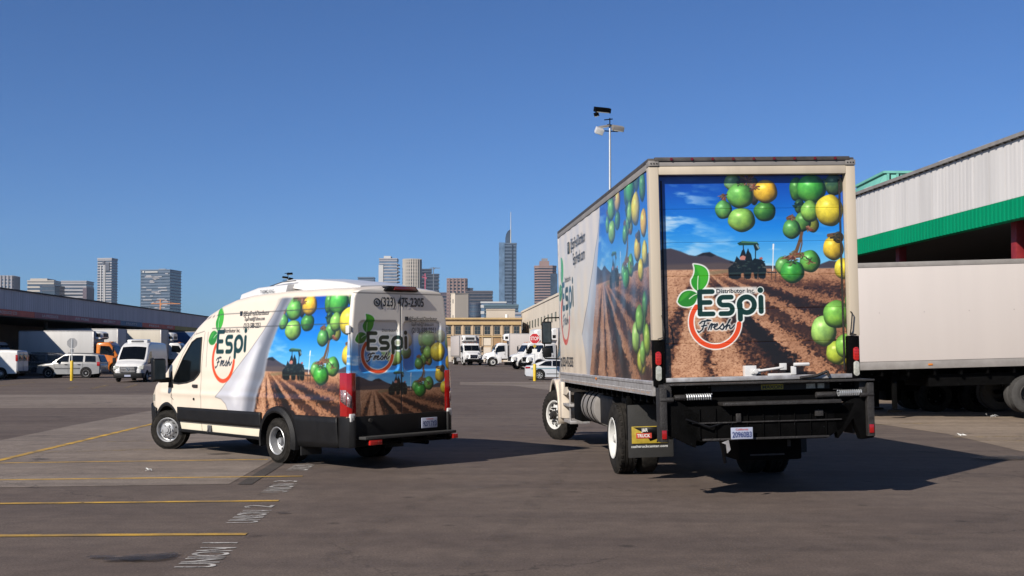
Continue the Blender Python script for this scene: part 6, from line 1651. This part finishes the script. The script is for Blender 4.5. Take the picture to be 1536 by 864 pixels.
tower(97, 134, 422, 'grey block with white balcony bands and dark side strips', frame='tower_lightgrey', fl=9, slab=.5, crown=lambda T, hw, hd, H, s: (box_on(T, 'side_strip', 'tower_purple', -hw - 2, -hw + 8, -hd - 2, hd, 0, H - 18), box_on(T, 'side_strip', 'tower_purple', hw - 8, hw + 2, -hd - 2, hd, 0, H - 18)))
def t4(T, hw, hd, H, s):
    box_on(T, 'dark_panel', 'tower_navy', hw * .15, hw * .75, -hd - 2.5, -hd, H - 34, H - 12); box_on(T, 'dark_panel', 'tower_navy', -hw * .25, hw * .05, -hd - 2.5, -hd, H - 17, H - 8)
    for k in (-.5, -.1, .1): box_on(T, 'white_fin', 'tower_white', hw * k - 1, hw * k + 1, -hd - 2.2, -hd, 0, H - 20)
tower(148, 172.5, 387.5, 'slender light grey tower with a dark square panel near its top', frame='tower_lightgrey', fl=7, yaw=-.15, crown=t4)
def t5(T, hw, hd, H, s):
    rr = random.Random(9); b = MB()
    for i in range(70):
        x = rr.uniform(-hw, hw * .7); z = rr.uniform(60, H - 12); b.bb(x, x + rr.uniform(6, 26), -hd - 1.6, -hd - .9, z, z + 2.5)
    b.build('pale_panel', M['tower_lightgrey'], T, kind='stuff'); box_on(T, 'roof_plant', 'tower_grey', -4, 14, -5, 5, H, H + 4)
    b = MB(); b.cyl((-hw + 8, -hd - 2, H - 6), (-hw + 8, -hd - 1, H - 6), 2.4, 12); b.bb(-hw + 13, -hw + 48, -hd - 2, -hd - 1, H - 8, H - 5); b.build('rooftop_sign', M['tower_white'], T)
tower(215, 266.5, 405.5, 'wide blue glass tower with scattered pale floor bands, tallest slab on the left', frame='tower_paleblue', glass='tower_glass', fl=8, slab=.35, yaw=-.16, crown=t5)
tower(538, 561, 416, 'small blue glass tower just left of the white and blue residential tower', frame='tower_paleblue', fl=10)
def t7(T, hw, hd, H, s):
    box_on(T, 'white_pier', 'tower_white', -hw - 2, -hw * .55, -hd - 2, hd, 0, H - 18); box_on(T, 'roof_plant', 'tower_white', -hw * .5, hw * .3, -hd, hd, H, H + 6)
    b = MB()
    for i in range(22): b.bb(hw, hw + 5, -hd - 2, hd, 60 + i * 9, 62 + i * 9)
    b.build('balcony', M['tower_lightgrey'], T, kind='stuff')
tower(570, 596, 388, 'white and blue residential tower with balconies on its right edge', frame='tower_lightgrey', glass='tower_glass_pale', fl=8, crown=t7)
tower(605, 631, 388.5, 'round cream tower with a regular grid of windows', frame='tower_cream', glass='tower_glass', shape='round', fl=9, fin=9, slab=.4)
tower(631, 647, 403.5, 'dark navy tower behind the round cream tower', frame='tower_navy', glass='tower_glass_dark', D=3200, fl=10)
tower(640, 658, 411, 'lower stepped dark navy block right of the dark tower', frame='tower_navy', glass='tower_glass_dark', D=3150, fl=10)
tower(655, 672, 439, 'dark purple grey block beside the reddish grid tower', frame='tower_purple', glass='tower_glass_dark', fl=9)
tower(672, 699.5, 418, 'reddish brown tower with a square window grid left of the charcoal block', frame='tower_brown', glass='tower_glass_dark', fl=8.5, fin=9, slab=.45)
tower(698, 709, 432, 'narrow dark block between the reddish tower and the charcoal block', frame='tower_navy', glass='tower_glass_dark')
tower(699, 738.5, 437, 'wide charcoal office block above the tan warehouse', frame='tower_darkgrey', glass='tower_glass_dark', fl=8, D=2800)
tower(704, 724, 455, 'dark glass cylinder topped block at the foot of the charcoal office block', frame='tower_navy', glass='tower_glass', D=2300, fl=9, shape='round', slab=.25)
tower(722, 759, 453, 'white topped low block left of the tallest tower', frame='tower_white', glass='tower_glass_pale', D=2200, fl=12)
tower(727, 777, 457.5, 'long low glass podium block beneath the tallest tower', frame='tower_teal', glass='tower_glass', D=2100, fl=6, slab=.3)
tower(770, 783, 468.5, 'small pale green roofed block next to the white building', frame='tower_lightgrey', glass='tower_glass_pale', D=1500)
def t17(T, hw, hd, H, s):
    b = MB(); pts = [(-hw * .35, H - 2), (-hw * .35, H + 14), (-hw * .25, H + 24), (-hw * .05, H + 32), (hw * .2, H + 36), (hw * .36, H + 37), (hw * .36, H - 2)]
    b.prism(pts, 'y', -hd * .5, hd * .5); b.build('crown', M['tower_glass'], T)
    b = MB(); b.cyl((hw * .32, -hd * .6, H - 14), (hw * .32, -hd * .6, EYE + (538 - 318) * s), 1.5, 8, .7); b.build('spire', M['tower_white'], T)
    box_on(T, 'pale_glass_wing', 'tower_glass_pale', -hw - 2.5, -hw * .42, -hd - 2, hd, 0, H + 1); box_on(T, 'dark_recess', 'tower_glass_dark', hw * .45, hw * .62, -hd - 1.5, hd, 0, H - 5)
tower(750, 774.5, 365, 'tallest blue glass tower with a curved crown and thin spire', frame='tower_paleblue', glass='tower_glass', fl=9, slab=.35, crown=t17)
def t18(T, hw, hd, H, s):
    box_on(T, 'blue_side', 'tower_glass', hw * .45, hw + 3, -hd - 3, hd, 0, H - 22)
    box_on(T, 'crown', 'tower_brown', -hw * .55, hw * .35, -hd * .8, hd, H, H + 12); box_on(T, 'roof_plant', 'tower_grey', -hw * .35, hw * .2, -hd * .8, hd, H + 12, H + 19)
tower(802, 834, 399, 'pinkish brown stepped tower with a blue glass side beside the wrapped truck', frame='tower_brown', glass='tower_glass_dark', fl=7, shape='cut', crown=t18, slab=.5)
# tower cranes
mat('crane_orange', (.6, .22, .05), .5); mat('crane_pink', (.45, .08, .14), .5); mat('crane_grey', (.12, .14, .17), .5)
def crane(px, y0, y1, arm0, arm1, yarm, m, label, D=2400, tilt=0):
    s = D / 1700; T = thing('tower_crane', label, 'crane', ((px - 768) * s, D, 0))
    z1 = EYE + (538 - y1) * s; za = EYE + (538 - yarm) * s
    b = MB(); b.box((0, 0, z1 / 2), (2.0, 2.0, z1)); b.build('mast', M[m], T)
    b = MB(); b.box(((arm0 + arm1) / 2 * s, 0, za), ((arm1 - arm0) * s, 1.2, 1.4), rot=(0, tilt, 0)); b.build('jib', M[m], T)
    b = MB(); b.box((2, -1, za - 1.5), (3, 2.4, 3)); b.build('crane_cab', M[m], T); b = MB(); b.tube([(0, 0, z1), (arm0 * s * .9, 0, za), (0, 0, z1), (arm1 * s * .8, 0, za)], .3, 4); b.build('tie_bar', M[m], T)
crane(240, 470, 449, -14, 30, 455.5, 'crane_orange', 'orange tower crane in front of the wide blue glass tower')
crane(637.5, 430, 410, -5, 1.5, 416, 'crane_pink', 'pink tower crane rising just above the van roof', tilt=.25)
crane(650, 430, 401, -6, 10, 402, 'crane_grey', 'grey crane jib above the dark navy tower', D=2900)

# ------------------------------------------------------------------ thin haze
HZ = 0.000022
if HZ > 0:
    b = MB(); b.bb(-2200, 2200, -70, 3600, -1, 420)
    m = bpy.data.materials.new('haze'); m.use_nodes = True; n, l = NL(m)
    n.remove(n['Principled BSDF']); pv = n.new('ShaderNodeVolumePrincipled'); pv.inputs['Density'].default_value = HZ; pv.inputs['Color'].default_value = (.75, .85, 1.0, 1)
    l.new(pv.outputs[0], n['Material Output'].inputs['Volume'])
    b.build('haze', m, kind='stuff', smooth=0)
